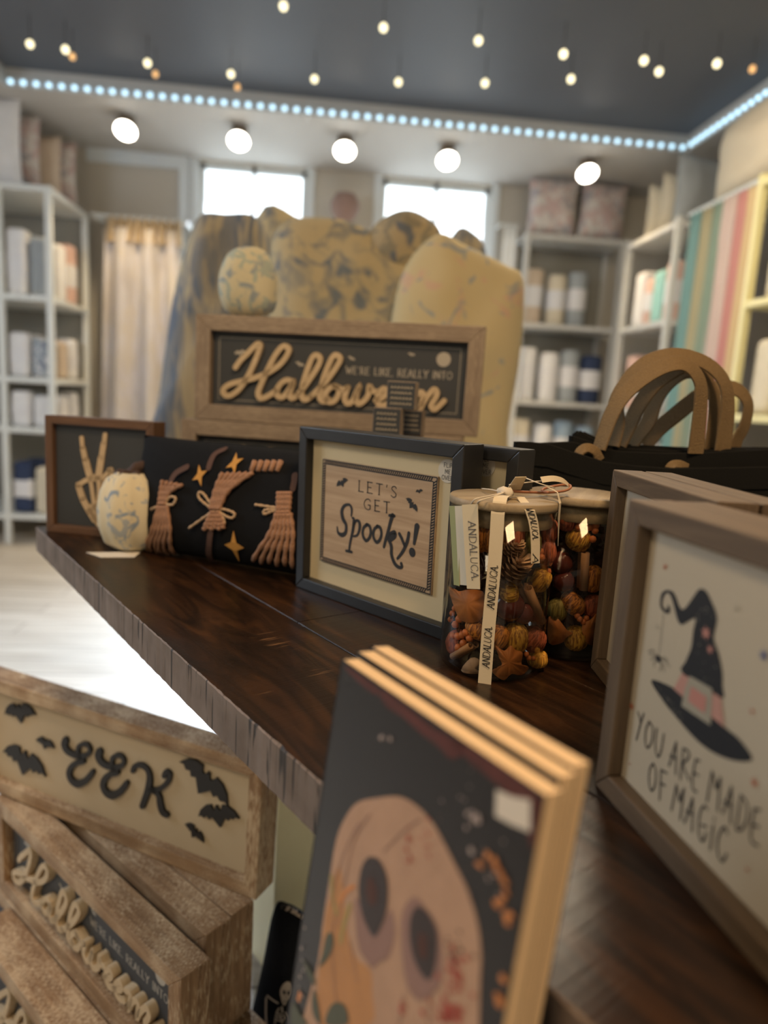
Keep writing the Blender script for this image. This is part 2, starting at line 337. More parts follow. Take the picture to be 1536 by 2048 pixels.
# back wall with two window openings
mb = MB(); YB = 5.5; WIN = [(-1.00, -.21), (.36, 1.20)]; ZT = 2.735; ZBW = 1.05
mb.box((-3.4, YB, 0), (WIN[0][0], YB+.12, 2.76)); mb.box((WIN[0][1], YB, 0), (WIN[1][0], YB+.12, 2.76)); mb.box((WIN[1][1], YB, 0), (3.4, YB+.12, 2.76))
for a, b in WIN: mb.box((a, YB, 0), (b, YB+.12, ZBW)); mb.box((a, YB, ZT), (b, YB+.12, 2.76))
struct(mb.build('wall_back', M_wall))
struct(boxobj('wall_left', (-3.5, -2.5, 0), (-3.4, 5.6, 2.76), M_wall)); struct(boxobj('wall_right', (3.4, -2.5, 0), (3.5, 5.6, 2.76), M_wall))
M_trimw = mat('white_trim', (.66, .72, .76), .5)
for i, (a, b) in enumerate(WIN):
    mb = MB(); fz = .06
    mb.box((a-fz, YB-.03, ZBW-fz), (a, YB, ZT+.03)); mb.box((b, YB-.03, ZBW-fz), (b+fz, YB, ZT+.03)); mb.box((a, YB-.03, ZBW-fz), (b, YB, ZBW)); 
    mb.box((a, YB+.04, ZBW), (a+.035, YB+.08, ZT)); mb.box((b-.035, YB+.04, ZBW), (b, YB+.08, ZT)); mb.box(((a+b)/2-.015, YB+.04, ZBW), ((a+b)/2+.015, YB+.08, ZT)); mb.box((a, YB+.04, ZT-.04), (b, YB+.08, ZT))
    w = struct(mb.build('window_%d' % (i+1), M_trimw))
    boxobj('pane', (a+.03, YB+.055, ZBW), (b-.03, YB+.06, ZT-.03), M_PANE, parent=w)
struct(boxobj('trim_1', (-1.80, YB-.03, 2.66), (-1.14, YB, 2.75), M_trimw)); struct(boxobj('trim_2', (-1.14, YB-.035, 1.0), (-1.07, YB, 2.75), M_trimw))
# soffit ring and dark glossy tray ceiling
TX0, TX1, TY1, ZS = -1.93, 2.22, 4.50, 2.75
mb = MB(); mb.box((-3.4, TY1, ZS), (3.4, 5.6, ZS+.14)); mb.box((-3.4, -2.5, ZS), (TX0, TY1, ZS+.14)); mb.box((TX1, -2.5, ZS), (3.4, TY1, ZS+.14))
struct(mb.build('trim_3', M_soffit))
M_ceil = mat('dark_glossy_ceiling', (.10, .108, .125), .5, spec=.12, var=.15, vscale=1.5)
struct(boxobj('ceiling', (TX0, -2.5, ZS+.10), (TX1, TY1, ZS+.14), M_ceil))
M_led = mat('cold_led_emitter', (.8, .9, 1), emit=(.48, .80, 1), es=1.05); M_strip = mat('led_strip_tape', (.5, .55, .6), .5)
def ledstrip(label, p, q, n):
    p = Vector(p); q = Vector(q); t = thing('led_strip', label, 'light strip', tuple(p), group='cold LED strips round the dark ceiling'); d = q-p
    mb = MB(); mb.strap([(0, 0, 0), tuple(d)], (0, 0, 1), .016, .005); mb.build('tape', M_strip, t)
    side = Vector((0, -1, 0)) if abs(d.x) > abs(d.y) else Vector((-1, 0, 0)); proto = None
    for i in range(n):
        c = d*((i+.5)/n)+side*.007
        if proto is None:
            m_ = MB(); m_.lathe([(0, -.011), (.012, -.009), (.014, 0), (.012, .009), (0, .011)], (0, 0, 0), 10); proto = m_.build('led', M_led, t); proto.location = c
        else: o = proto.copy(); COL.objects.link(o); o.parent = t; o.location = c
ledstrip('cold white LED strip running along the back edge of the dark ceiling', (TX0, TY1-.01, ZS+.02), (TX1, TY1-.01, ZS+.02), 58)
ledstrip('cold white LED strip running along the right edge of the dark ceiling', (TX1-.01, 2.6, ZS+.02), (TX1-.01, TY1-.05, ZS+.02), 30)
# tiny bulbs, then added glowing dots for their ceiling reflections
M_dot = mat('warm_bulb', (1, .9, .6), emit=(1, .88, .55), es=1.15); M_wire = mat('bulb_wire', (.05, .05, .05), .6)
ORD = ['first', 'second', 'third', 'fourth', 'fifth', 'sixth', 'seventh', 'eighth', 'ninth', 'tenth', 'eleventh', 'twelfth']
rowA = [(60, 88), (131, 99), (295, 126), (462, 148), (629, 158), (797, 164), (970, 166), (1142, 158), (1318, 143)]
rowB = [(567, 12), (767, 55), (957, 81), (1127, 108), (1288, 121), (1434, 127)]
def bulb(p, label):
    P = onz(*p, 2.72); t = thing('bulb_or_reflection', label, 'light bulb', tuple(P), group='small warm bulbs under the dark ceiling')
    m = MB(); m.lathe([(0, -.019), (.011, -.015), (.017, -.004), (.016, .007), (.008, .016), (0, .017)], (0, 0, 0), 14); m.build('bulb', M_dot, t)
    m = MB(); m.cyl((0, 0, .014), (0, 0, .13), .002, 6); m.cyl((0, 0, .014), (0, 0, .03), .006, 8); m.build('wire', M_wire, t)
for i, p in enumerate(rowA): bulb(p, 'small warm ceiling bulb, %s from the left in the lower row' % ORD[i])
for i, p in enumerate(rowB): bulb(p, 'small warm ceiling bulb, %s from the left in the upper row' % ORD[i])
M_amb = mat('amber_bulb_reflection', (1, .6, .25), emit=(1, .55, .22), es=.45)  # glowing dots added in place of bulb reflections in the ceiling
for i, p in enumerate([(145, 113), (311, 148), (475, 174), (1505, 138)]):
    P = onz(*p, 2.72); t = thing('bulb_or_reflection', 'dim amber glow added as a bulb reflection, %s from the left of the amber ones' % ORD[i], 'light bulb', tuple(P), group='added amber bulb reflections under the dark ceiling')
    m = MB(); m.lathe([(0, -.017), (.010, -.013), (.014, -.004), (.013, .007), (.008, .014), (0, .015)], (0, 0, 0), 14); m.build('bulb', M_amb, t)
    m = MB(); m.cyl((0, 0, .012), (0, 0, .13), .002, 6); m.build('wire', M_wire, t)  # bulb and wire parts are invented to carry the reflection dot
# spot lamps on the soffit
M_spot = mat('spot_lens', (1, .95, .85), emit=(1, .93, .80), es=7); M_can = mat('spot_housing', (.16, .12, .08), .4)
for i, p in enumerate([(252, 255), (478, 273), (690, 290), (895, 310), (1175, 332)]):
    D = ony(*p, 4.78); D.z = min(D.z, 2.71); lab = 'round warm ceiling spotlight, %s from the left on the pale soffit' % ORD[i]
    t = thing('spotlight', lab, 'spotlight', (D.x, D.y, ZS), group='spotlights on the pale soffit')
    a = Vector((0, .03, -.04)); ax = Vector((.0, -.62, -.78)).normalized()
    m = MB(); m.cyl((0, .03, 0), (0, .03, -.02), .05, 24); m.cyl((0, .03, -.02), a, .014, 12); m.build('base', M_can, t)
    m = MB(); m.cyl(a-ax*.03, a+ax*.07, .045, 28, .070); m.build('housing', M_can, t)
    m = MB(); c = a+ax*.071; m.cyl(c, c+ax*.012, .066, 28, .05); m.build('lens', M_spot, t)
    l = bpy.data.lights.new('spot_beam', 'SPOT'); l.energy = 26; l.color = (1, .74, .42); l.spot_size = 1.7; l.spot_blend = .6; l.shadow_soft_size = .05
    lo = bpy.data.objects.new('spot_beam', l); COL.objects.link(lo); lo.location = (D.x, D.y-.12, ZS-.16); lo.rotation_euler = (math.radians(-22 if i == 4 else 8), 0, 0)

# ================================================================ soft goods helpers
def pillowmesh(mb, w, h, t, p=3, n=22, ears=.0, wob=0, seed=0, mi=0, back=True):
    for sgn in ((-1, 1) if back else (-1,)):
        vs = []
        for j in range(n+1):
            for i in range(n+1):
                u = -1+2*i/n; v = -1+2*j/n; u = math.copysign(abs(u)**.8, u); v = math.copysign(abs(v)**.8, v)
                b = max(0, (1-abs(u)**p)*(1-abs(v)**p))**.55
                x = u*w/2*(1-.05*(1-v*v)*0-ears*(1-v*v)); z = v*h/2*(1-ears*(1-u*u))
                k = wob*noise.noise((u*2.1+seed, v*2.1, sgn*1.7)) if wob else 0
                vs.append((x, sgn*(t/2*b+k*b), z+h/2))
        mb.add(vs, [(j*(n+1)+i, j*(n+1)+i+1, (j+1)*(n+1)+i+1, (j+1)*(n+1)+i) for j in range(n) for i in range(n)], mi, True)
def inflate(mb, outline, t, rings=9, p=2.4, mi=0, wob=0, seed=0):
    """outline: list of 2D (x,z); cushion bulging in y"""
    n = len(outline); c = Vector((sum(q[0] for q in outline)/n, sum(q[1] for q in outline)/n))
    for sgn in (-1, 1):
        vs = [(c.x, sgn*t/2, c.y)]
        for r in range(1, rings+1):
            k = math.sin(PI/2*r/rings)
            for q in outline:
                x = c.x+(q[0]-c.x)*k; z = c.y+(q[1]-c.y)*k; b = max(0, 1-k**p)**.5
                vs.append((x, sgn*t/2*b+wob*noise.noise((x*9+seed, z*9, sgn*3.))*b, z))
        fs = [(0, 1+i, 1+(i+1) % n) for i in range(n)]
        for r in range(rings-1):
            a = 1+r*n; b_ = a+n; fs += [(a+i, b_+i, b_+(i+1) % n, a+(i+1) % n) for i in range(n)]
        mb.add(vs, fs, mi, True)
def curtain(mb, x0, x1, z0, z1, amp, folds, flare=0, n=90, axis='x', lean=0, seed=0):
    vs = []; m = 14
    for j in range(m+1):
        tt = j/m
        for i in range(n+1):
            s = i/n; x = x0+(x1-x0)*s+(s-.5)*flare*(1-tt)+lean*(1-tt); a = amp*(.5+.5*(1-tt)); y = a*math.sin(2*PI*folds*s+.6*math.sin(5*s+seed)+.5*(1-tt))
            vs.append((x, y, z0+(z1-z0)*tt))
    fs = [(j*(n+1)+i, j*(n+1)+i+1, (j+1)*(n+1)+i+1, (j+1)*(n+1)+i) for j in range(m) for i in range(n)]
    mb.add(vs, fs, 0, True)
def solid(o, t=.004): md = o.modifiers.new('solid', 'SOLIDIFY'); md.thickness = t; return o
# ================================================================ background shop furniture
C_W = (.70, .70, .71); C_G = (.33, .36, .38); C_N = (.035, .05, .10); C_B = (.28, .37, .47); C_T = (.55, .45, .35); C_P = (.62, .42, .36); C_Q = (.30, .55, .52); C_C = (.62, .56, .44); C_Y = (.72, .62, .30); C_O = (.72, .42, .28)
def fab(n, c): return mat('fabric_'+n, c, .85, spec=.2, var=.12, vscale=14)
F = {'white': fab('white', C_W), 'grey': fab('grey', C_G), 'navy': fab('navy', C_N), 'blue': fab('blue', C_B), 'tan': fab('tan', C_T), 'pink': fab('pink', C_P), 'aqua': fab('aqua', C_Q), 'cream': fab('cream', C_C), 'yellow': fab('yellow', C_Y), 'orange': fab('orange', C_O),
     'blue patterned': pattern('fabric_blue_patterned', (.55, .56, .58), [(.12, .16, .24), (.3, .35, .4)], 14), 'floral': pattern('fabric_floral', (.58, .55, .52), [(.35, .33, .35), (.5, .38, .36)], 10)}
M_paper = mat('paper_band', (.66, .66, .68), .6)
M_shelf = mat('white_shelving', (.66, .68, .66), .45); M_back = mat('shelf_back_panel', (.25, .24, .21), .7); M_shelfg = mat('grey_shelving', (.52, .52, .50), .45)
def shelving(name, label, x0, x1, y0, y1, zs, ztop, m, back=None, sideback=None, posts=None):
    t = thing(name, label, 'shelving unit', (x0, y0, 0)); W_ = x1-x0; D_ = y1-y0; p = .035
    for (px, py) in posts or ((0, 0), (W_-p, 0), (0, D_-p), (W_-p, D_-p)):
        boxobj('post', (px, py, 0), (px+p, py+p, ztop), m, parent=t)
    for z in zs: boxobj('shelf', (.002, .002, z-.035), (W_-.002, D_-.002, z), m, .004, t)
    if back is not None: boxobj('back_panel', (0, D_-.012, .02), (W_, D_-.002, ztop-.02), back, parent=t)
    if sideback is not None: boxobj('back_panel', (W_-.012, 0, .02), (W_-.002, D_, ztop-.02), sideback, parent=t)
    return t
def roll(x, y, z, r, h, c, label, group, band=True, folded=False):
    """upright bedding roll or folded bedding bundle with a paper band"""
    t = thing('bedding_bundle', label, 'bedding bundle', (x, y, z), group=group); m = MB()
    if folded: m.box((-r, -r, 0), (r, r, h)); m.build('bundle', F[c], t, bevel=r*.45)
    else: m.lathe([(0, 0), (r*.9, 0), (r, .02), (r, h-.03), (r*.85, h-.006), (r*.4, h), (0, h-.01)], (0, 0, 0), 20); m.build('bundle', F[c], t)
    if band:
        m = MB()
        if folded: m.box((-r-.003, -r-.003, h*.25), (r+.003, r+.003, h*.7)); m.build('paper_band', M_paper, t, bevel=r*.45)
        else: m.lathe([(r+.003, h*.3), (r+.003, h*.68)], (0, 0, 0), 20); m.build('paper_band', M_paper, t)
# left unit
LX0, LX1, LY0, LY1 = -2.06, -1.73, 4.6, 5.3
lz = [.20, .77, 1.09, 1.60, 2.25]
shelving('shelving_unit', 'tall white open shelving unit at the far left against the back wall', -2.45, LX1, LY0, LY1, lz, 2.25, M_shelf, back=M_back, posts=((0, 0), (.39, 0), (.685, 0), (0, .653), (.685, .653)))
lcols = {0: ['navy', 'cream', 'navy', 'blue'], 1: ['white', 'white', 'grey', 'white'], 2: ['white', 'blue patterned', 'white', 'tan'], 3: ['white', 'grey', 'blue patterned', 'white', 'pink']}
places = ['bottom', 'second', 'third', 'fourth']
for k in range(4):
    hh = (lz[k+1]-lz[k])*[.60, .72, .55, .62][k]
    for i, (x, y, r_, pos) in enumerate(((-1.965, 4.71, .062, 'front left'), (-1.83, 4.72, .060, 'front right'), (-1.965, 4.90, .062, 'middle left'), (-1.83, 4.92, .060, 'middle right'), (-1.83, 5.12, .060, 'back right'))):
        c = lcols[k][i % len(lcols[k])]
        roll(x, y, lz[k], r_, hh*(1-.10*(i % 2)), c, '%s folded bundle on the %s shelf of the far left unit, %s' % (c, places[k], pos), 'bundles on the left shelving', band=(i % 2 == 0), folded=True)
# pillows leaning on top of the left unit
for i, (px0, px1, py0, py1, c) in enumerate([(0, 42, 205, 385, 'white'), (44, 80, 228, 372, 'floral'), (80, 122, 255, 385, 'tan'), (112, 152, 258, 392, 'floral')]):
    b = ony(px1, (py0+py1)/2, 4.68+.15*i); h = [.50, .46, .40, .42][i]
    m = MB(); pillowmesh(m, .40, h, .11, 3, 14, .06, .015, i)
    o = m.build('throw_pillow', F[c]); o.location = (b.x-.20, 4.68+.15*i, 2.252); o.rotation_euler = (0, 0, math.radians(4))
    tag(o, '%s pillow standing on top of the far left shelving, %s from the left' % (c, ORD[i]), 'pillow', 'pillows on the left shelving')
# curtain display left
t = thing('hanging_curtain', 'pleated pale curtain with faint grey pattern hanging between the left shelving and the window', 'curtain', (0, 5.2, 0))
m = MB(); curtain(m, -1.60, -1.08, .45, 2.16, .06, 3, .10, seed=2); solid(m.build('drape', pattern('curtain_print', (.52, .50, .52), [(.46, .43, .43), (.50, .46, .42)], 6, stripes=(3, 1, .5), thr=.48, soft=.1), t))
m = MB(); curtain(m, -1.58, -1.07, 2.06, 2.24, .03, 9, .02, seed=3); solid(m.build('heading', mat('tan_linen', (.46, .35, .22), .85), t))
m = MB(); m.cyl((-1.68, 0, 2.235), (-1.02, 0, 2.235), .012, 12); m.build('rod', M_white, t)
for x in (-1.66, -1.04): m = MB(); m.box((x-.01, 0, 2.22), (x+.01, .29, 2.25)); m.build('bracket', M_white, t)
# person-like round blob by the window = a round hat on the mantel
m = MB(); m.lathe([(0, -.10), (.06, -.09), (.10, -.03), (.105, .03), (.07, .09), (0, .11)], (0, 0, 0), 24); o = m.build('woven_ball', mat('dusty_brown', (.30, .20, .17), .9)); P = ony(690, 415, 5.3); o.location = P
tag(o, 'round dusty brown ornament on a stand between the two windows', 'ornament'); 
m = MB(); m.cyl((0, 0, -P.z), (0, 0, -.09), .012, 10); m.cyl((0, 0, -P.z), (0, 0, -P.z+.02), .1, 20); m.build('stand', M_white, o)
a = Vector((1.275, 5.3, 0)); b = Vector((1.372, 5.3, 0)); t = thing('sheer_curtain', 'narrow bright white sheer hanging beside the second window', 'curtain', (0, 5.3, 0))
m = MB(); curtain(m, a.x, b.x, .6, ony(1015, 452, 5.3).z, .02, 3, .02, 30, seed=6); solid(m.build('sheer', mat('white_sheer', (.86, .88, .88), .7), t)); m = MB(); m.cyl((a.x-.04, 0, ony(1015, 450, 5.3).z), (b.x+.01, 0, ony(1015, 450, 5.3).z), .01, 10); m.cyl((a.x-.03, 0, ony(1015, 450, 5.3).z), (a.x-.03, .2, ony(1015, 450, 5.3).z), .007, 8); m.build('rod', M_white, t)
# right back unit (front at y=5.2)
rz = [.60, 1.14, 1.71, 2.34]
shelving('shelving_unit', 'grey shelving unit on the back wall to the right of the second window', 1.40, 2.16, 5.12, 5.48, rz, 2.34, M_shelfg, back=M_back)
rr = {0: ['cream', 'white', 'blue', 'blue'], 1: ['white', 'white', 'grey', 'navy'], 2: ['tan', 'orange', 'grey']}
for k in range(3):
    xs = [1.52, 1.70, 1.86, 2.03][:len(rr[k])]
    for i, x in enumerate(xs):
        c = rr[k][i]; nm = {'orange': 'cream'}.get(c, c)
        roll(x, 5.24, rz[k], .074 if c != 'navy' else .085, .40-.03*(i % 2), nm, '%s rolled blanket, %s from the left, %s shelf of the grey back unit' % (nm, ORD[i], ['lower', 'middle', 'top'][k]), 'rolled blankets on the grey back unit')
for i, (x, c) in enumerate([(1.595, 'floral'), (1.975, 'floral')]):
    m = MB(); pillowmesh(m, .365, .40, .13, 3, 16, .07, .02, i+4); o = m.build('throw_pillow', F[c]); o.location = (x, 5.20, 2.34); o.rotation_euler = (math.radians(4), 0, math.radians(-6+12*i))
    tag(o, 'pale floral pillow leaning on top of the grey back unit, %s side' % ['left', 'right'][i], 'pillow', 'pillows on the grey back unit')
# right side units (front plane x=2.0)
qz = [.55, 1.12, 1.66, 2.22]
def side_unit(label, y0, y1, m, cols, r, where, ztop=2.24, x0=2.0):
    shelving('shelving_unit', label, x0, x0+.4, y0, y1, qz, ztop, m, sideback=M_back)
    for k in range(3):
        ys = [y0+.08+r+(y1-y0-.16-2*r)*i/(len(cols[k])-1) for i in range(len(cols[k]))]
        for i, y in enumerate(ys):
            c = cols[k][i]; roll(x0+.05+r, y, qz[k], r, .36-.03*(i % 3), c, '%s folded blanket, %s from the front, %s shelf of %s' % (c, ORD[i], ['lower', 'middle', 'upper'][k], where), 'folded blankets on '+where, band=(i % 2 == 0), folded=(i % 2 == 1))
side_unit('pale open shelving unit on the right, the one nearest the room corner', 4.05, 4.74, M_shelfg, {0: ['white', 'cream', 'pink', 'white'], 1: ['white', 'cream', 'tan', 'pink'], 2: ['pink', 'aqua', 'pink', 'white']}, .065, 'the corner unit')
M_shy = mat('yellow_white_shelving', (.68, .62, .32), .45)
side_unit('yellowish shelving unit at the right edge, nearest the camera', 2.45, 3.30, M_shy, {0: ['cream', 'white', 'cream', 'tan'], 1: ['tan', 'cream', 'grey', 'cream'], 2: ['cream', 'yellow', 'tan', 'cream']}, .075, 'the yellowish right unit')
for i, (y, c, h) in enumerate([(4.60, 'cream', .34), (4.42, 'cream', .36), (4.24, 'grey', .42)]):
    m = MB(); pillowmesh(m, .40, h, .12, 3, 14, .06, .02, i+9); o = m.build('throw_pillow', F[c]); o.location = (2.22, y, 2.22); o.rotation_euler = (0, 0, math.radians(14))
    tag(o, '%s pillow standing on the right corner unit, %s from the corner' % (c, ORD[i]), 'pillow', 'pillows on the right corner unit')
# hanging fabrics between the two right units
t = thing('fabric_rail', 'wall mounted rail that the coloured curtain lengths hang from on the right wall', 'rail', (0, 0, 0))
m = MB(); m.cyl((2.05, 3.34, 2.24), (2.05, 4.02, 2.24), .012, 12); m.build('rod', M_white, t); 
for y in (3.36, 4.0): m = MB(); m.box((2.05, y-.01, 2.23), (3.4, y+.01, 2.25)); m.build('bracket', M_white, t)
for i, (y0, y1, c, lab) in enumerate([(3.88, 4.0, 'aqua', 'teal striped'), (3.76, 3.88, 'tan', 'olive and tan'), (3.66, 3.77, 'grey', 'dusty green'), (3.54, 3.66, 'white', 'pale pink and white'), (3.46, 3.54, 'pink', 'deep pink'), (3.36, 3.46, 'orange', 'peach')]):
    mt = {'aqua': mat('teal_cloth', (.15, .28, .28), .8), 'tan': mat('olive_cloth', (.34, .31, .2), .8), 'grey': mat('green_cloth', (.20, .27, .22), .8), 'white': mat('pink_white_cloth', (.50, .40, .37), .8), 'pink': mat('deep_pink_cloth', (.46, .22, .21), .8), 'orange': mat('peach_cloth', (.52, .40, .24), .8)}[c]
    m = MB(); curtain(m, -(y1-y0)/2, (y1-y0)/2, .25, 2.235, .018, 3, .05, 30, seed=i); o = solid(m.build('striped_curtain', mt)); o.location = (2.05, (y0+y1)/2, 0); o.rotation_euler = (0, 0, PI/2)
    tag(o, '%s curtain length hanging on the right wall rail, %s from the corner' % (lab, ORD[i]), 'curtain', 'curtain lengths on the right wall rail')
m = MB(); pillowmesh(m, 1.45, .46, .24, 3.5, 26, .03, .03, 3); o = m.build('folded_duvet', mat('cream_duvet', (.64, .55, .41), .85, bump=.3, bscale=20)); o.location = (2.19, 3.28, 2.255); o.rotation_euler = (0, 0, math.radians(90))
tag(o, 'large cream folded duvet resting on top of the right wall shelving and rail', 'duvet')

# second display table and the heap of quilted pillows
M_tab2 = wood('display_table_wood', (.12, .09, .06), (.2, .15, .1), 'X', .5)
t = thing('display_table', 'second wooden display table behind, carrying the heap of patterned pillows', 'table', (-.60, 1.72, 0))
boxobj('tabletop', (0, 0, .81), (1.40, .72, .85), M_tab2, .004, t)
for (x, y) in ((.50, .10), (1.25, .10), (.50, .52), (1.25, .52)): boxobj('leg', (x, y, 0), (x+.07, y+.07, .81), M_trimw, .003, t)
T_y = (.62, .54, .33)
P_stripe = pattern('quilt_blue_stripe', (.40, .35, .25), [(.13, .16, .21), (.20, .21, .22)], 7, stripes=(2.6, 1, .5), thr=.47, soft=.12)
P_flor = pattern('quilt_blue_floral', (.48, .41, .26), [(.30, .29, .24), (.17, .20, .23)], 12, thr=.50, soft=.14)
P_flor2 = pattern('quilt_red_floral', (.56, .48, .29), [(.58, .42, .30), (.32, .35, .36)], 11, thr=.60, soft=.06)
P_round = pattern('quilt_round', (.40, .33, .21), [(.14, .16, .19), (.26, .24, .18)], 12, thr=.50, soft=.06)
def heap(name, px, Y, t, m, label, wob=.02, seed=0, cat='pillow'):
    pts = [ony(x, y, Y) for x, y in px]; P = [(max(p.x, -9), max(p.z, .852)) for p in pts]; c = Vector((sum(p[0] for p in P)/len(P), Y, min(p[1] for p in P)))
    sm = smooth([(p[0]-c.x, p[1]-c.z) for p in P], 5, True)
    sm = [(a, max(b, .0)) for a, b in sm]
    mb = MB(); inflate(mb, sm, t, 10, 2.6, 0, wob, seed); o = mb.build(name, m); o.location = c; tag(o, label, cat, 'heap of patterned pillows on the back table'); return o
heap('patterned_pillow', [(512, 436), (610, 440), (730, 470), (740, 600), (700, 990), (520, 990), (450, 800)], 2.29, .15, P_flor, 'blue and yellow floral quilted pillow, middle of the heap', seed=2)
heap('patterned_pillow', [(400, 432), (450, 428), (515, 436), (545, 520), (550, 700), (520, 1005), (300, 1005), (318, 800), (345, 610), (372, 500)], 2.11, .15, P_stripe, 'blue grey striped quilted pillow at the left end of the heap', seed=5)
heap('patterned_pillow', [(560, 450), (690, 440), (800, 500), (880, 560), (900, 700), (860, 1005), (560, 1005), (540, 700), (540, 560)], 1.97, .13, P_flor, 'cream pillow with dusty blue flower heads, in front of the heap', seed=8)
heap('patterned_pillow', [(905, 470), (950, 468), (975, 520), (990, 700), (960, 980), (860, 980), (850, 640)], 2.12, .10, P_stripe, 'dark blue edged pillow peeking out behind the heap', seed=9)
heap('patterned_pillow', [(800, 560), (870, 470), (930, 490), (1010, 530), (1045, 560), (1040, 700), (1015, 860), (1000, 1005), (800, 1005), (775, 760)], 1.83, .13, P_flor2, 'pale yellow pillow with small red and blue flowers at the right end of the heap', seed=12)
heap('patterned_pillow', [(735, 500), (745, 455), (790, 425), (830, 424), (872, 450), (882, 480), (860, 510), (820, 545), (780, 545), (745, 525)], 1.965, .12, P_round, 'round bundled patterned cushion on top of the heap', wob=.012, seed=14)
bpy.context.view_layer.update()

# ================================================================ MAIN TABLE
a0 = Vector((-.475, 1.172, 0)); du = Vector((.5355, -.8446, 0)); dv = Vector((.8446, .5355, 0)); TA = math.atan2(du.y, du.x)
def table_mat():
    m = bpy.data.materials.new('dark_distressed_planks'); m.use_nodes = True; nt = m.node_tree; b = nt.nodes['Principled BSDF']; N = nt.nodes.new; L = nt.links.new
    t = N('ShaderNodeTexCoord'); mp = N('ShaderNodeMapping'); mp.inputs['Scale'].default_value = (4, 26, 26); L(t.outputs['Object'], mp.inputs[0])
    n = N('ShaderNodeTexNoise'); n.inputs['Scale'].default_value = 1.6; n.inputs['Detail'].default_value = 9; n.inputs['Roughness'].default_value = .6; n.inputs['Distortion'].default_value = 1.3; L(mp.outputs[0], n.inputs[0])
    r = N('ShaderNodeValToRGB'); r.color_ramp.elements[0].position = .33; r.color_ramp.elements[0].color = (.006, .0034, .002, 1); r.color_ramp.elements[1].position = .74; r.color_ramp.elements[1].color = (.062, .026, .009, 1)
    e = r.color_ramp.elements.new(.5); e.color = (.020, .009, .0042, 1); L(n.outputs[0], r.inputs[0])
    # scratches
    mp2 = N('ShaderNodeMapping'); mp2.inputs['Scale'].default_value = (260, 14, 14); L(t.outputs['Object'], mp2.inputs[0])
    n2 = N('ShaderNodeTexNoise'); n2.inputs['Scale'].default_value = 1; n2.inputs['Detail'].default_value = 3; L(mp2.outputs[0], n2.inputs[0])
    n3 = N('ShaderNodeTexNoise'); n3.inputs['Scale'].default_value = 9; L(t.outputs['Object'], n3.inputs[0])
    mu = N('ShaderNodeMath'); mu.operation = 'MULTIPLY'; L(n2.outputs[0], mu.inputs[0]); L(n3.outputs[0], mu.inputs[1])
    r2 = N('ShaderNodeValToRGB'); r2.color_ramp.elements[0].position = .43; r2.color_ramp.elements[1].position = .48; L(mu.outputs[0], r2.inputs[0])
    mx = N('ShaderNodeMix'); mx.data_type = 'RGBA'; mx.inputs[7].default_value = (.16, .085, .04, 1); L(r2.outputs[0], mx.inputs[0]); L(r.outputs[0], mx.inputs[6])
    L(mx.outputs[2], b.inputs['Base Color']); b.inputs['Roughness'].default_value = .30; b.inputs['Specular IOR Level'].default_value = .45
    mp4 = N('ShaderNodeMapping'); mp4.inputs['Scale'].default_value = (420, 8, 8); L(t.outputs['Object'], mp4.inputs[0]); n4 = N('ShaderNodeTexNoise'); n4.inputs['Scale'].default_value = 1; L(mp4.outputs[0], n4.inputs[0])
    bp = N('ShaderNodeBump'); bp.inputs['Strength'].default_value = .35; bp.inputs['Distance'].default_value = .0006; L(n4.outputs[0], bp.inputs['Height'])
    bp2 = N('ShaderNodeBump'); bp2.inputs['Strength'].default_value = .4; bp2.inputs['Distance'].default_value = .001; L(n.outputs[0], bp2.inputs['Height']); L(bp.outputs[0], bp2.inputs['Normal']); L(bp2.outputs[0], b.inputs['Normal'])
    return m
M_table = table_mat()
def edge_mat():
    m = bpy.data.materials.new('grey_sawn_edge'); m.use_nodes = True; nt = m.node_tree; b = nt.nodes['Principled BSDF']; N = nt.nodes.new; L = nt.links.new
    t = N('ShaderNodeTexCoord'); mp = N('ShaderNodeMapping'); mp.inputs['Scale'].default_value = (150, 6, 10); L(t.outputs['Object'], mp.inputs[0])
    n = N('ShaderNodeTexNoise'); n.inputs['Scale'].default_value = 1; n.inputs['Detail'].default_value = 5; n.inputs['Distortion'].default_value = .4; L(mp.outputs[0], n.inputs[0])
    n3 = N('ShaderNodeTexNoise'); n3.inputs['Scale'].default_value = 25; n3.inputs['Detail'].default_value = 4; L(t.outputs['Object'], n3.inputs[0])
    r0 = N('ShaderNodeValToRGB'); r0.color_ramp.elements[0].position = .3; r0.color_ramp.elements[0].color = (.115, .082, .062, 1); r0.color_ramp.elements[1].position = .7; r0.color_ramp.elements[1].color = (.20, .155, .13, 1); L(n3.outputs[0], r0.inputs[0])
    r = N('ShaderNodeValToRGB'); r.color_ramp.elements[0].position = .36; r.color_ramp.elements[1].position = .40; L(n.outputs[0], r.inputs[0])
    mx = N('ShaderNodeMix'); mx.data_type = 'RGBA'; mx.inputs[6].default_value = (.02, .014, .011, 1); L(r.outputs[0], mx.inputs[0]); L(r0.outputs[0], mx.inputs[7]); L(mx.outputs[2], b.inputs['Base Color']); b.inputs['Roughness'].default_value = .6
    bp = N('ShaderNodeBump'); bp.inputs['Strength'].default_value = .5; bp.inputs['Distance'].default_value = .001; L(r.outputs[0], bp.inputs['Height']); L(bp.outputs[0], b.inputs['Normal'])
    return m
M_edge = edge_mat()
tb = thing('display_table', 'dark distressed plank table with a rough grey sawn edge carrying the Halloween goods', 'table', (a0.x, a0.y, 0), (0, 0, TA))
TH = .040; TLEN = 1.75; TWID = .95
edges = [0, .145, .29, .43, .585, .73, .84, TWID]
joints = {0: [.93], 1: [.62, 1.12], 2: [.83], 3: [.5, 1.3], 4: [1.0], 5: [.7], 6: [1.1]}
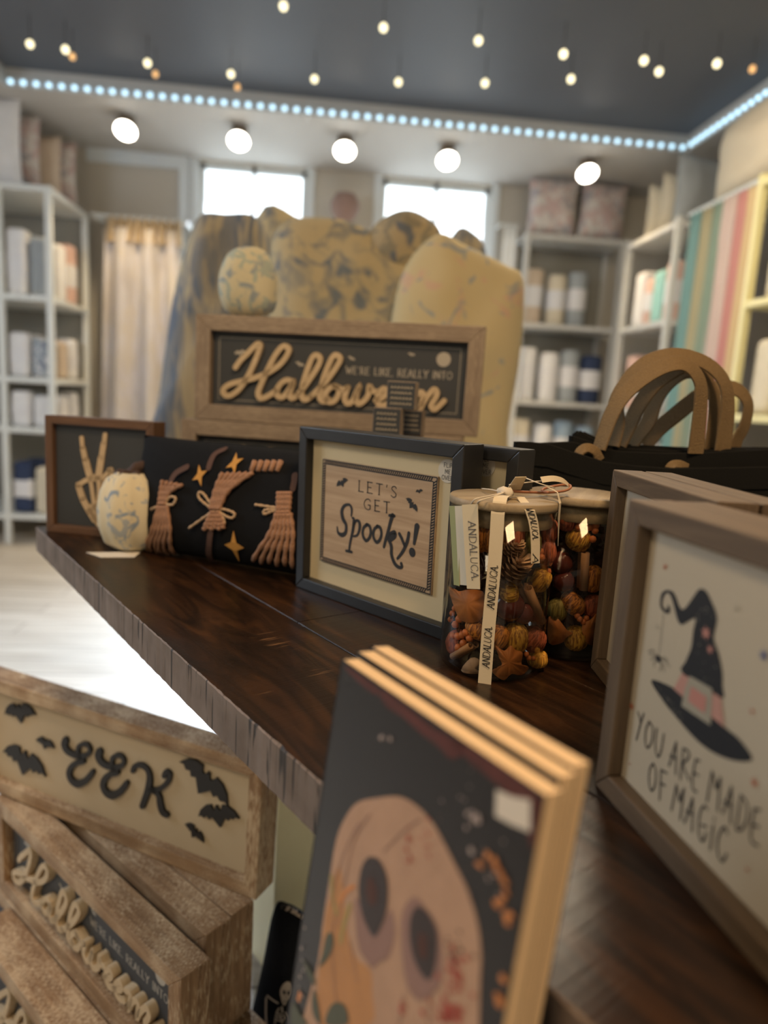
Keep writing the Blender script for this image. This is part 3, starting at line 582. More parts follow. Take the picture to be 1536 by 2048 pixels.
def plank(xa, xb, ya, yb, seed):
    rnd = random.Random(seed); m = MB(); n = max(8, int((xb-xa)/.003)); g = .0007; b = .0009
    vs = []
    for i in range(n+1):
        x = xa+g+(xb-xa-2*g)*i/n
        e0 = .0006*noise.noise((x*90, ya*30, 1.5)) if ya == 0 else 0
        c0 = abs(.0009*noise.noise((x*300, 3.1, seed*1.3)))+(.0022*max(0, noise.noise((x*75, 7.7, 1.))-.15)) if ya == 0 else 0
        vs += [(x, ya+e0+g*(ya > 0), TZ-TH), (x, ya+e0+g*(ya > 0), TZ-b-c0), (x, ya+e0+g*(ya > 0)+b+c0, TZ), (x, yb-g-b, TZ), (x, yb-g, TZ-b), (x, yb-g, TZ-TH)]
    for i in range(n):
        a = i*6; c = a+6
        for k, mi in zip(range(6), (1 if ya == 0 else 0, 2 if ya == 0 else 0, 0, 0, 0, 0)):
            k2 = (k+1) % 6; m.add([vs[a+k], vs[c+k], vs[c+k2], vs[a+k2]], [(0, 1, 2, 3)], mi)
    m.add(vs[:6], [tuple(range(6))], 1 if xa == 0 else 0); m.add(vs[-6:], [tuple(range(6))], 0)
    return m
M_chip = mat('bare_wood_chip', (.30, .165, .075), .6, var=.5, vscale=120)
for k in range(len(edges)-1):
    xs = [0]+joints[k]+[TLEN]
    for j in range(len(xs)-1): plank(xs[j], xs[j+1], edges[k], edges[k+1], k*7+j).build('plank', [M_table, M_edge, M_edge], tb)
for (x, y) in ((.165, .335), (.50, .78), (1.45, .335), (1.45, .78)):
    boxobj('leg', (x, y, 0), (x+.095, y+.095, TZ-TH), mat('cream_painted_leg', (.80, .74, .50), .6, var=.05), .004, tb)  # leg colour brightened to stand in for warm lamp light under the table

# ================================================================ signs on the table
W_br = ((.085, .045, .026), (.155, .085, .05))
M_brH = wood('brown_frame_wood_h', *W_br, 'X', .55, bump=.2); M_brV = wood('brown_frame_wood_v', *W_br, 'Z', .55, bump=.2)
W_tn = ((.19, .145, .11), (.31, .25, .19))
M_tnH = wood('driftwood_h', *W_tn, 'X', .65, white=(.46, .38, .28), wamt=.35); M_tnV = wood('driftwood_v', *W_tn, 'Z', .65, white=(.46, .38, .28), wamt=.35)
W_rs = ((.155, .085, .04), (.36, .23, .125))
M_rsH = wood('rustic_sawn_h', *W_rs, 'X', .75, sc=.8, white=(.70, .57, .40), wamt=.75, saw=1, bump=.6); M_rsV = wood('rustic_sawn_v', *W_rs, 'Z', .75, sc=.8, white=(.62, .50, .34), wamt=.62, bump=.6)
M_board = wood('pale_sign_board', (.36, .25, .155), (.50, .37, .245), 'X', .65, sc=.8, bump=.15)
M_chalk = mat('veiled_black_board', (.040, .047, .058), .6)  # black board colour lifted to bluish grey for the lens glare veil
R = math.radians
# --- spooky frames
def cleat(m, x0, x1, z0, z1): pass
sp = Sign('framed_sign', "black box frame with a cream mat and a wooden plaque reading LET'S GET Spooky!", 'sign', (-.028, .867, TZ), R(-49), R(-1.0), .259, .208, .034, .0145, .012, M_blackpaint, M_blackpaint, M_cream, panelname='mat_board')
def plaque(s, corners):
    q = s.L(corners); xs0 = (q[0][0]+q[3][0])/2; xs1 = (q[1][0]+q[2][0])/2; z1 = (q[0][1]+q[1][1])/2; z0 = (q[2][1]+q[3][1])/2
    y = s.rec; m = MB(); m.box((xs0, y-.003, z0), (xs1, y, z1)); m.build('plaque', M_board, s.o, .0004)
    y2 = y-.003; put = lambda u, v, h: (u, y2-h, v); m = MB()
    def rect(a0_, b0, a1, b1, w):
        for A, B in (((a0_, b0), (a1, b0)), ((a1, b0), (a1, b1)), ((a1, b1), (a0_, b1)), ((a0_, b1), (a0_, b0))): ribbon(m, [A, B], w, put, .0003, caps=False)
    g = .001; wd = .0058; rect(xs0+g, z0+g, xs1-g, z1-g, .0012); rect(xs0+wd, z0+wd, xs1-wd, z1-wd, .0012)
    st = .0031; n = int((xs1-xs0-2*wd)/st)
    for i in range(n+1):
        x = xs0+wd+i*st
        for zc in (z0+(g+wd)/2, z1-(g+wd)/2): ribbon(m, [(x-.0012, zc-.0022), (x+.0012, zc+.0022)], .0015, put, .0003, caps=False)
    n = int((z1-z0-2*wd)/st)
    for i in range(n+1):
        z = z0+wd+i*st
        for xc in (xs0+(g+wd)/2, xs1-(g+wd)/2): ribbon(m, [(xc-.0022, z-.0012), (xc+.0022, z+.0012)], .0015, put, .0003, caps=False)
    m.build('rope_border', M_ink, s.o)
    return put, y2
SPQ = [(647, 915), (879, 955), (866, 1192), (645, 1119)]
put, y2 = plaque(sp, SPQ)
def S7(pts): return [sp.loc(580+x/4.042, 820+y/4.042, y2) for x, y in pts]
m = MB()
def blet(pts, w0=7.4, k=5, ws=None):
    P = smooth(S7(pts), k); n = len(P); ww = (w0/1365)*.8
    if ws: W_ = [ww*(ws[min(len(ws)-1, int(i/(n-1)*(len(ws)-1)))]*(1-(i/(n-1)*(len(ws)-1)) % 1)+ws[min(len(ws)-1, int(i/(n-1)*(len(ws)-1))+1)]*((i/(n-1)*(len(ws)-1)) % 1)) for i in range(n)]
    else: W_ = ww
    ribbon(m, P, W_, put, .0003)
blet([(497, 855), (500, 800), (480, 765), (440, 775), (420, 820), (430, 880), (455, 930), (450, 990), (420, 1010), (390, 990), (383, 945)], ws=[.6, .9, .7, 1, 1.3, 1.3, 1.1, 1.2, 1.3, .9, .5])   # S
blet([(505, 872), (518, 890), (508, 980), (490, 1060), (480, 1130)], ws=[.6, 1.1, 1.1, .9, .9]); blet([(455, 1138), (500, 1148)], 6)
blet([(515, 935), (535, 895), (560, 905), (565, 955), (545, 1010), (515, 1020)], ws=[.8, .8, 1, 1.1, .8, .6])
for dx, dy in ((622, 997), (708, 1010)): blet([(dx, dy-72), (dx-28, dy-40), (dx-32, dy+15), (dx-8, dy+58), (dx+18, dy+40), (dx+32, dy-5), (dx+24, dy-55), (dx, dy-72)], 7)
blet([(830, 852), (815, 900), (795, 980), (775, 1050), (760, 1105)], ws=[1.3, 1.2, 1.1, 1, .9]); blet([(805, 852), (845, 856)], 6)
blet([(850, 1000), (830, 1010), (800, 1040), (820, 1100), (822, 1170), (845, 1235), (875, 1268), (905, 1270), (900, 1240)], ws=[.7, .9, 1.1, 1.1, 1.1, 1.1, 1, .8, .9])
blet([(810, 1000), (845, 985), (852, 1020), (820, 1050)], 7)
blet([(885, 1000), (905, 1040), (925, 1090)], 7); blet([(962, 995), (950, 1060), (915, 1140), (870, 1200)], ws=[1, 1.1, 1, .8])
blet([(1028, 940), (1018, 1000), (1005, 1080)], ws=[1.7, 1.4, .9]); blet([(988, 1145), (990, 1155)], 16)
m.build('lettering', M_ink, sp.o)
m = MB()
def capline(sgn_, txt, a, b, hpx, w, pt, y, sx=1.0, gap=.35, conv=S7, serif=True):
    A = Vector(conv([a])[0]); B = Vector(conv([b])[0]); H = hpx; L_ = (B-A).length; x = (B-A).normalized(); n_ = Vector((-x.y, x.x))
    base = text_len(txt, gap)*H; k = L_/base
    text(m, txt, pt, 0, 0, H, w, gap, serif, k, .0003, xf=lambda p, q: tuple(A+x*p+n_*q), bold_v=1.35)
capline(sp, "LET'S", (553, 655), (862, 710), .0125, .0011, put, y2); capline(sp, "GET", (597, 800), (808, 835), .0125, .0011, put, y2)
m.build('lettering', M_ink, sp.o)
m = MB()
for a, b in (((376, 622), (474, 570)), ((1016, 665), (1076, 655))): sp.bat(m, 1, (580+a[0]/4.042, 820+a[1]/4.042), (580+b[0]/4.042, 820+b[1]/4.042), put, .0003, y=y2)
sp.bat(m, 1, (580+935/4.042, 820+715/4.042), (580+1030/4.042, 820+828/4.042), put, .0003, y=y2)
build_split(m, 'bat_print', M_ink, sp.o)
def sticker(s, c_px, r, put_):
    c = s.loc(*c_px); m = MB(); pts = [(c[0]+r*math.cos(t), c[1]+r*math.sin(t)) for t in [2*PI*i/28 for i in range(28)]]
    xmax = s.w-s.rail-.0005; pts = [(min(p[0], xmax), p[1]) for p in pts]; flat(m, pts, put_, .0008); o = m.build('sticker', mat('clear_sticker', (.62, .58, .50), .4), s.o)
    m = MB()
    for i, t_ in enumerate(("FLiP", "ME", "OVER")):
        h = r*.36; L_ = text_len(t_)*h; text(m, t_, put_, c[0]-L_/2+.0005, c[1]+r*(.30-.52*i), h, .0006, lift=.0012)
    m.build('sticker_lettering', mat('grey_ink', (.12, .12, .12), .7), o)
sticker(sp, (896, 942), .0125, sp.put)
ud = Vector((math.cos(R(-49)), math.sin(R(-49)), 0)); bd = Vector((-ud.y, ud.x, 0))
o2 = Vector((-.028, .867, TZ))+ud*.052+bd*.038
sp2 = Sign('framed_sign', 'second black box frame with a cream mat, mostly hidden behind the Spooky frame', 'sign', tuple(o2), R(-49), 0, .245, .206, .030, .0145, .012, M_blackpaint, M_blackpaint, M_cream, panelname='mat_board')
sticker(sp2, (972, 930), .0125, sp2.put)

# --- peace hand sign
pc = Sign('framed_sign', 'brown framed black sign with a skeleton hand making a peace sign', 'sign', (-.446, 1.141, TZ), R(-15.4), R(.5), .189, .190, .038, .013, .010, M_brH, M_brV, M_chalk)
K6 = 2.648
def S6(pts): return [pc.loc(60+x/K6, 800+y/K6) for x, y in pts]
m = MB(); bput = lambda u, v, h: (u, pc.rec-h, v)
def bone(pts, w, knob=1.35, k=4):
    P = smooth(S6(pts), k); n = len(P); ww = w/K6/1365*1.4
    W_ = [ww*(1+(knob-1)*abs(2*i/(n-1)-1)**4) for i in range(n)]; ribbon(m, P, W_, bput, .0003, .0025)
for seg, w in [([(277, 200), (282, 250)], 13), ([(284, 258), (296, 315)], 17), ([(299, 322), (318, 395)], 21), ([(402, 182), (397, 225)], 14), ([(394, 232), (384, 300)], 18), ([(381, 308), (368, 395)], 21),
               ([(262, 450), (300, 425), (340, 415)], 20), ([(340, 408), (385, 412), (430, 370)], 18), ([(425, 372), (455, 410)], 18), ([(445, 415), (415, 450)], 16),
               ([(262, 458), (282, 520)], 20), ([(284, 526), (318, 590)], 20), ([(318, 590), (345, 632)], 20), ([(325, 420), (336, 500), (345, 560)], 17), ([(366, 415), (370, 480), (366, 560)], 19), ([(400, 425), (385, 500), (378, 560)], 15), ([(430, 425), (410, 500), (392, 570)], 14),
               ([(335, 570), (385, 572)], 26), ([(338, 592), (380, 600)], 26), ([(345, 618), (372, 625)], 24), ([(352, 632), (368, 660)], 16)]: bone(seg, w)
m.build('skeleton_hand', mat('bone_wood', (.52, .40, .26), .7, var=.2, vscale=60), pc.o)

# --- Halloween signs
K4 = 2.021
HS = {'H': [(352, 718), (372, 690), (400, 662), (438, 625), (450, 632), (440, 668), (418, 720), (392, 770), (360, 812), (325, 832), (303, 822), (308, 800), (340, 782), (400, 768), (470, 745), (520, 715), (552, 680), (566, 648), (552, 632), (532, 642), (505, 680), (480, 730), (455, 785), (442, 822), (452, 842), (478, 835), (515, 812)],
      'a': [(578, 778), (560, 768), (535, 782), (518, 808), (520, 832), (540, 838), (562, 815), (582, 780), (572, 812), (568, 832), (580, 842), (600, 830)],
      'l1': [(600, 830), (640, 780), (680, 720), (692, 685), (678, 668), (660, 680), (638, 735), (620, 795), (618, 835), (632, 848), (655, 835)],
      'l2': [(655, 835), (710, 780), (755, 720), (772, 685), (758, 668), (740, 680), (715, 735), (695, 800), (690, 840), (705, 855), (722, 845)],
      'o': [(748, 792), (725, 805), (712, 830), (722, 855), (745, 855), (762, 835), (768, 808), (748, 792), (765, 800), (785, 808), (802, 798)],
      'w': [(802, 798), (790, 840), (800, 862), (820, 855), (840, 815), (848, 798), (835, 840), (845, 864), (865, 855), (885, 830), (890, 795), (900, 812), (915, 815)],
      'e1': [(915, 850), (945, 838), (960, 815), (945, 803), (925, 828), (922, 858), (940, 872), (968, 860)],
      'e2': [(968, 860), (1000, 845), (1015, 825), (1002, 812), (980, 838), (978, 866), (995, 880), (1025, 868)],
      'n': [(1035, 822), (1060, 815), (1062, 840), (1050, 882), (1065, 850), (1092, 818), (1106, 830), (1096, 880), (1112, 850), (1145, 808), (1160, 815), (1158, 835), (1138, 870), (1150, 886), (1170, 872), (1190, 852)]}
HB = [((340, 660), (388, 652)), ((588, 695), (625, 712)), ((800, 672), (830, 688)), ((1042, 660), (1072, 668))]
UANG = R(-13.4)
up = Sign('halloween_sign', 'upper wooden box sign with raised script reading Halloween, standing on another sign on the table', 'sign', (-.238, 1.289, 1.0405), UANG, 0, .517, .187, .045, .028, .016, M_tnH, M_tnV, M_chalk)
def map4(x, y): return up.loc(300+x/K4, 380+y/K4)
# store the lettering in the sign's own metres so the same artwork goes on every copy
HSL = {k: [map4(*p) for p in v] for k, v in HS.items()}; HBL = [(map4(*a), map4(*b)) for a, b in HB]
mid = map4(1187, 685); tA = map4(792, 742); tB = map4(1220, 765)
def halloween(s, thick=.009, detail=True):
    sxk = (s.w-2*s.rail)/.461; fz = (s.h-2*s.rail)/.131
    T = lambda p: (s.rail+(p[0]-.028)*sxk, s.rail+(p[1]-.028)*fz)
    m = MB()
    for k, v in HSL.items(): ribbon(m, smooth([T(p) for p in v], 5), .0095, s.put, .0002, thick)
    m.build('script_lettering', M_letter, s.o)
    m = MB()
    for a, b in HBL:
        A = Vector(T(a)); B = Vector(T(b)); x = (B-A)/2; y = Vector((-x.y, x.x)); flat(m, [tuple((A+B)/2+x*p+y*q) for p, q in BAT], s.put, .0003)
    c = T(mid); flat(m, [(c[0]+.0125*math.cos(2*PI*i/30), c[1]+.0125*math.sin(2*PI*i/30)) for i in range(30)], s.put, .0003)
    A = T(tA); B = T(tB); tt = "WE'RE LIKE, REALLY INTO"; hh = .0125; k = (B[0]-A[0])/(text_len(tt, .2)*hh); text(m, tt, s.put, A[0], min(A[1], B[1]), hh, .0013, .2, True, k, .0003, bold_v=1.5)
    x0, z0, x1, z1 = s.rail+.012, s.rail+.010, s.w-s.rail-.012, s.h-s.rail-.010
    for P in ([(x0, z0), (x1, z0)], [(x1, z0), (x1, z1)], [(x1, z1), (x0, z1)], [(x0, z1), (x0, z0)]): ribbon(m, P, .0010, s.put, .0003)
    m.build('printed_text', mat('grey_print', (.42, .40, .36), .8), s.o)
halloween(up)
lo_ = Sign('halloween_sign', 'lower wooden box sign standing on the table right under the raised Halloween sign', 'sign', (-.262, 1.292, TZ), UANG, 0, .517, .1895, .045, .028, .016, M_tnH, M_tnV, M_chalk); halloween(lo_)
# low floor stack: bottom tier, upper tier, EEK on top
FA = R(-44.4); fu = Vector((math.cos(FA), math.sin(FA), 0)); fn = Vector((-fu.y, fu.x, 0))
def on_front(dist, along): return fn*dist+fu*along
end = Vector((-.151, .753, 0)); e_al = end.dot(fu)
hl = Sign('halloween_sign', 'rustic box sign reading Halloween in raised script, top front of the floor stack', 'sign', tuple(on_front(.438, e_al-.560)+Vector((0, 0, .190))), FA, 0, .560, .180, .045, .028, .018, M_rsH, M_rsV, M_chalk); halloween(hl, .013)
def plainbox(label, dist, al, z, h, d=.044, w=.560, txt=False):
    s = Sign('box_sign', label, 'sign', tuple(on_front(dist, al-w)+Vector((0, 0, z))), FA, 0, w, h, d, .028, .018, M_rsH, M_rsV, M_chalk, group='rustic box signs stacked on the floor')
    if txt: halloween(s, .013)
    return s
a2 = Vector((-.132, .821, 0)).dot(fu); a3 = Vector((-.102, .857, 0)).dot(fu)
plainbox('rustic box sign directly behind the top Halloween sign of the floor stack', .500, a2, .190, .182)
plainbox('rearmost rustic box sign in the upper tier of the floor stack, under the EEK sign', .546, a3, .190, .182, .040)
bs = plainbox('frontmost rustic box sign at the bottom left, one letter of its script showing', .374, e_al+.06, 0, .188, .060, txt=True)
for i, (dd, dep) in enumerate(((.4365, .046), (.4850, .056), (.5435, .044))): plainbox('rustic box sign in the bottom tier of the floor stack, %s from the front' % ORD[i+1], dd, e_al+.02, 0, .189, dep, w=.68)
EA = R(-29.3)
ek = Sign('framed_sign', 'rustic framed pale sign with raised black EEK and six bats, resting on box signs', 'sign', (-.602, 1.1865, .3735), EA, R(2), .612, .207, .046, .022, .014, M_rsH, M_rsV, mat('birch_panel', (.50, .41, .28), .65, var=.06, vscale=14))
K2 = 2.648
def S2(pts): return [ek.loc(x/K2, 1320+y/K2, ek.rec-.004) for x, y in pts]
def ekl(m, pts, w, ws=None):
    P = smooth(S2(pts), 6); n = len(P); ww = w/K2/1365*1.27
    if ws: W_ = [ww*(ws[min(len(ws)-1, int(i/(n-1)*(len(ws)-1)))]) for i in range(n)]; W_ = [sum(W_[max(0, i-3):i+4])/len(W_[max(0, i-3):i+4]) for i in range(n)]
    else: W_ = ww
    ribbon(m, P, W_, ek.put, .0002, .005)
E1 = [(347, 425), (340, 450), (355, 480), (385, 500), (425, 510), (460, 502), (476, 478), (465, 452), (440, 445), (416, 460), (412, 490), (428, 518), (440, 538), (405, 545), (375, 570), (365, 605), (380, 640), (410, 657), (445, 645), (472, 618), (490, 592)]
KK = [([(702, 588), (715, 562), (750, 558), (782, 585), (792, 630), (782, 690), (765, 740), (752, 775)], 27, [.8, .8, .9, 1, 1.2, 1.1, 1, .9]), ([(868, 615), (880, 592), (898, 605), (890, 640), (862, 672), (830, 688), (795, 692)], 22, None), ([(812, 690), (840, 720), (848, 765), (860, 805), (882, 820)], 30, [.8, 1, 1.1, 1, .7])]
m = MB(); ekl(m, E1, 29, [1.2, 1.3, 1.1, .9, .8, .7, .7, .7, .7, .7, .8, .8, .9, 1, 1.1, 1.2, 1.2, 1, .9, .7]); m.build('letter', M_black, ek.o)
m = MB(); ekl(m, [(x+180, y+60) for x, y in E1], 30, [1.2, 1.3, 1.1, .9, .8, .7, .7, .7, .7, .7, .8, .8, .9, 1, 1.1, 1.2, 1.2, 1, .9, .7]); m.build('letter', M_black, ek.o)
m = MB()
for a, b, c in KK: ekl(m, a, b, c)
m.build('letter', M_black, ek.o)
for a, b in (((22, 288), (186, 292)), ((188, 428), (284, 470)), ((12, 488), (240, 620)), ((948, 540), (1205, 778)), ((1048, 830), (1266, 842)), ((976, 872), (1076, 970))):
    m = MB(); ek.bat(m, 1, (a[0]/K2, 1320+a[1]/K2), (b[0]/K2, 1320+b[1]/K2), None, .0002, .004, y=ek.rec-.004); m.build('bat', M_black, ek.o)

# --- little black block signs in front of the Halloween sign
def block(x, y, z, s, ang, label):
    t = thing('block_sign', label, 'sign', (x, y, z), (0, 0, ang), 'small black block signs'); m = MB(); m.box((0, 0, 0), (s, .022, s*.95)); m.build('block', M_tnV, t, .0008)
    m = MB(); m.box((.0012, -.0015, .0012), (s-.0012, 0, s*.95-.0012)); m.build('face', M_chalk, t)
    m = MB(); 
    rb = random.Random(int(z*1000))
    for i in range(4):      # the words are too blurred in the photo to read: short worn print marks in four rows
        x_ = s*.14
        while x_ < s*.84:
            l_ = s*rb.uniform(.05, .12); zz = s*(.74-.18*i); ribbon(m, [(x_, zz-s*.03), (x_+l_*.5, zz+s*.03), (x_+l_, zz-s*.02)], .0012, lambda u, v, hh: (u, -.0015-hh, v), .0003, caps=False); x_ += l_+s*.025
    m.build('face_print', mat('cream_print', (.42, .38, .30), .8), t)
BY = 1.02; BS = .0405
bz = [TZ+BS*.95*i for i in range(8)]
for i in range(7):
    px = [735, 738, 738, 738, 735, 745, 770][i]; X = ony(px, 850, BY).x
    block(X, BY, TZ+.0388*i, BS+.0005*i, R(-18), 'small black block sign with white words, %s from the table in the front stack' % ORD[i])
for i in range(6):
    X = ony(792, 850, BY+.06).x; block(X, BY+.05, TZ+.0388*i+(.0), BS, R(-18), 'small black block sign with wooden sides, %s from the table in the rear stack' % ORD[i])

# --- magic frame and frames around it
W_mg = ((.085, .056, .034), (.155, .105, .062))
M_mgH = wood('walnut_h', *W_mg, 'X', .6, bump=.25); M_mgV = wood('walnut_v', *W_mg, 'Z', .6, bump=.25)
mg = Sign('framed_sign', 'wood framed white print with a witch hat and the words YOU ARE MADE OF MAGIC', 'sign', (.193, .411, TZ), R(-83.9), 0, .2, .196, .030, .0145, .010, M_mgH, M_mgV, M_art)
K3 = 3.657; K5 = 3.16
def S3(pts): return [mg.loc(1160+x/K3, 940+y/K3) for x, y in pts]
def S5(pts): return [mg.loc(1160+x/K5, 1400+y/K5) for x, y in pts]
art = {k: MB() for k in ('ink', 'pink', 'grey', 'red', 'blue', 'rose', 'speck')}
hat = [(895, 868), (930, 890), (965, 960), (1000, 1050), (1005, 1110), (985, 1200), (985, 1250), (1020, 1350), (1045, 1480), (1045, 1580), (1035, 1670), (755, 1490), (775, 1400), (815, 1300), (830, 1180), (848, 1100), (835, 1085), (790, 1110), (750, 1132), (725, 1115), (705, 1060), (680, 960), (655, 905), (630, 905), (608, 950), (610, 1000), (640, 1020), (645, 985), (662, 1005), (655, 1050), (620, 1040), (590, 1000), (590, 940), (605, 895), (640, 878), (680, 888), (705, 930), (725, 985), (750, 1020), (780, 1000), (830, 930), (865, 880)]
flat(art['ink'], S3(smooth(hat, 3, True)), mg.put, .0003)
brim = [(530, 1535), (580, 1545), (680, 1590), (760, 1650), (830, 1700), (950, 1790), (1060, 1880), (1160, 1960), (1240, 2060), (1262, 2110), (1240, 2130), (1150, 2128), (1050, 2100), (950, 2050), (850, 1970), (750, 1860), (650, 1740), (570, 1630), (528, 1560)]
flat(art['ink'], S3(smooth(brim, 3, True)), mg.put, .0003)
flat(art['pink'], S3([(750, 1485), (1038, 1665), (1062, 1880), (960, 1800), (760, 1660), (690, 1600)]), mg.put, .0006)
flat(art['grey'], S3([(812, 1505), (978, 1600), (965, 1868), (752, 1725), (772, 1620)]), mg.put, .0009)
flat(art['rose'], S3([(825, 1580), (940, 1660), (925, 1782), (805, 1690)]), mg.put, .0012)
def star(mbk, c, r, n=5, conv=S3, lift=.0006, ph=1.9):
    C_ = Vector(conv([c])[0]); flat(art[mbk], [tuple(C_+Vector(p)*r) for p in STAR(n, .42, ph)], mg.put, lift)
star('red', (628, 708), .0022); star('blue', (458, 888), .0036); star('rose', (928, 1192), .0042, 6); star('rose', (958, 1312), .0028, 6); star('blue', (1350, 1355), .0034, 6)
star('red', (405, 1302), .0014); star('red', (383, 1728), .0028); star('red', (1265, 1765), .0017); star('grey', (570, 1145), .0014, 4); star('grey', (1155, 1015), .0018, 4)
for c in ((1108, 522),): star('red', c, .0028, 5, S5)
star('red', (1063, 1072), .0015, 5, S5); star('red', (318, 402), .0010, 4, S5); star('grey', (715, 925), .0009, 4, S5)
rnd = random.Random(4)
for i in range(46):
    a_, b_ = (rnd.uniform(560, 760), None) if i % 2 else (rnd.uniform(860, 1010), None); yy = (1560+(a_-540)*.95+rnd.uniform(-10, 80)) if i % 2 else rnd.uniform(960, 1560)
    C_ = Vector(S3([(a_, yy)])[0]); r_ = rnd.uniform(.0002, .0005); flat(art['speck'], [tuple(C_+Vector((math.cos(t), math.sin(t)))*r_) for t in [2*PI*k/7 for k in range(7)]], mg.put, .0005)
ribbon(art['ink'], S3([(615, 1050), (580, 1355)]), .00035, mg.put, .0003)
flat(art['ink'], S3(smooth([(575, 1352), (592, 1375), (592, 1400), (575, 1405), (560, 1385), (560, 1362)], 3, True)), mg.put, .0004)
for leg in ([(565, 1370), (540, 1315), (502, 1325)], [(562, 1375), (530, 1345), (508, 1350)], [(563, 1382), (545, 1375), (518, 1385)], [(566, 1395), (545, 1405), (545, 1440)], [(592, 1375), (620, 1370), (645, 1400)], [(592, 1382), (625, 1395), (660, 1440)], [(590, 1395), (612, 1425), (618, 1475)], [(583, 1402), (600, 1430), (585, 1470)]): ribbon(art['ink'], S3(leg), .00045, mg.put, .0003)
def handline(txt, glyphs):
    for g_ in glyphs: ribbon(art['ink'], smooth(S5(g_), 4) if len(g_) > 3 else S5(g_), .0013, mg.put, .0003)
handline('YOU ARE MADE', [[(368, 75), (385, 130), (382, 135)], [(405, 85), (385, 150), (358, 250)], [(440, 135), (418, 190), (415, 270), (430, 302), (455, 260), (462, 180), (440, 135)], [(488, 180), (478, 260), (482, 330), (497, 358), (515, 320), (532, 215)],
    [(565, 415), (610, 265)], [(610, 265), (607, 470)], [(572, 350), (612, 375)], [(655, 305), (635, 500)], [(655, 305), (690, 330), (685, 370), (648, 400)], [(650, 405), (690, 505)], [(735, 375), (715, 470), (715, 560), (740, 580)], [(735, 375), (758, 385)], [(722, 460), (748, 475)],
    [(805, 640), (838, 450)], [(838, 450), (862, 560)], [(862, 560), (890, 490)], [(890, 490), (872, 700)], [(905, 715), (960, 550)], [(960, 550), (955, 780)], [(912, 640), (965, 675)], [(1020, 600), (990, 815)], [(1020, 600), (1058, 660), (1055, 760), (1020, 820), (990, 818)], [(1105, 690), (1085, 800), (1085, 890), (1125, 920)], [(1105, 688), (1140, 695)], [(1092, 790), (1130, 800)]])
handline('OF MAGIC', [[(465, 400), (442, 440), (438, 520), (452, 572), (475, 540), (482, 450), (465, 400)], [(515, 440), (505, 630)], [(515, 440), (550, 462)], [(508, 525), (540, 540)], [(580, 695), (612, 535)], [(612, 535), (630, 640)], [(630, 640), (660, 560)], [(660, 560), (635, 755)], [(662, 775), (715, 618)], [(715, 618), (710, 830)], [(672, 700), (718, 725)],
    [(808, 690), (785, 670), (762, 710), (750, 800), (762, 880), (785, 885), (798, 840)], [(770, 790), (800, 800)], [(845, 790), (825, 945)], [(850, 748), (851, 756)], [(935, 845), (920, 805), (890, 830), (870, 910), (880, 990), (905, 1018), (928, 975)]])
mcol = {'ink': M_ink, 'pink': mat('print_pink', (.50, .27, .22), .7), 'grey': mat('print_grey', (.36, .33, .26), .7), 'red': mat('print_red', (.42, .12, .06), .7), 'blue': mat('print_blue', (.10, .12, .24), .7), 'rose': mat('print_rose', (.50, .23, .19), .7)}
for k, nm in (('ink', 'hat_print'), ('pink', 'hat_band_print'), ('grey', 'buckle_print'), ('rose', 'rose_print'), ('red', 'red_star_print'), ('blue', 'blue_star_print')): (art[k].build if k == 'ink' else lambda a, b, c, k=k: build_split(art[k], a, b, c))(nm, mcol[k], mg.o)
art['speck'].build('hat_speck_print', mcol['grey'], mg.o)
u_, b_ = Vector((math.cos(R(-83.9)), math.sin(R(-83.9)), 0)), Vector((-math.sin(R(-83.9)), math.cos(R(-83.9)), 0))
Sign('framed_sign', 'wood frame standing flush behind the witch hat print', 'sign', tuple(Vector((.193, .411, TZ))+b_*.0305), R(-83.9), 0, .2, .1955, .026, .0145, .010, M_mgH, M_mgV, M_art)
m2o = Vector((.271, .617, TZ)); A2 = R(-94.2); b2 = Vector((-math.sin(A2), math.cos(A2), 0))
Sign('framed_sign', 'wood framed pale print standing behind the witch hat print, beside the potpourri jars', 'sign', tuple(m2o), A2, 0, .2, .196, .028, .0145, .010, M_mgH, M_mgV, M_art)
Sign('framed_sign', 'rearmost wood frame standing against the black tote bags', 'sign', tuple(m2o+b2*.0300), A2, 0, .2, .196, .026, .0145, .010, M_mgH, M_mgV, M_art)

# ================================================================ books
BA = R(-60.5); LE = R(6.5); Mp = [mat('book_pages', (.76, .56, .34), .8, var=.08, vscale=300), mat('book_cover_black', (.016, .014, .015), .35)]
def book(o, label, w=.149, h=.238, t=.0105):
    b = thing('paperback_book', label, 'book', tuple(o), (-LE, 0, BA), 'three copies of the paperback')
    m = MB(); m.box((.0021, .00045, -h+.0005), (w-.0003, t-.00045, -.0001)); m.build('page_block', Mp[0], b)
    m = MB(); m.box((0, 0, -h), (w, .0004, 0)); m.box((0, t-.0004, -h), (w, t, 0)); m.box((0, 0, -h), (.002, t, 0)); m.build('cover', Mp[1], b); return b
b1o = Vector((.015, .357, .957)); bk = book(b1o, 'front paperback with a pale ghostly face and orange specks on its black cover')
bu = Vector((math.cos(BA), math.sin(BA), 0)); bb = Vector((-bu.y, bu.x, 0))
book(b1o+bb*.0130+bu*(-.005)+Vector((0, 0, .0005)), 'middle paperback of the three, its top edge showing behind the front one', t=.0112)
book(b1o+bb*.0244+bu*(-.008)+Vector((0, 0, .0005)), 'rear paperback of the three, nearest the tabletop', t=.0118)
BM = Matrix.Translation(b1o) @ Matrix.Rotation(BA, 4, 'Z') @ Matrix.Rotation(-LE, 4, 'X'); BI = BM.inverted()
def bloc(px, py): o = BI @ CAM; d = BI.to_3x3() @ ray(px, py); t = -o.y/d.y; p = o+d*t; return (p.x, p.z)
KB = 2.477
def B1(pts): return [bloc(580+x/KB, 1280+y/KB) for x, y in pts]   # first crop
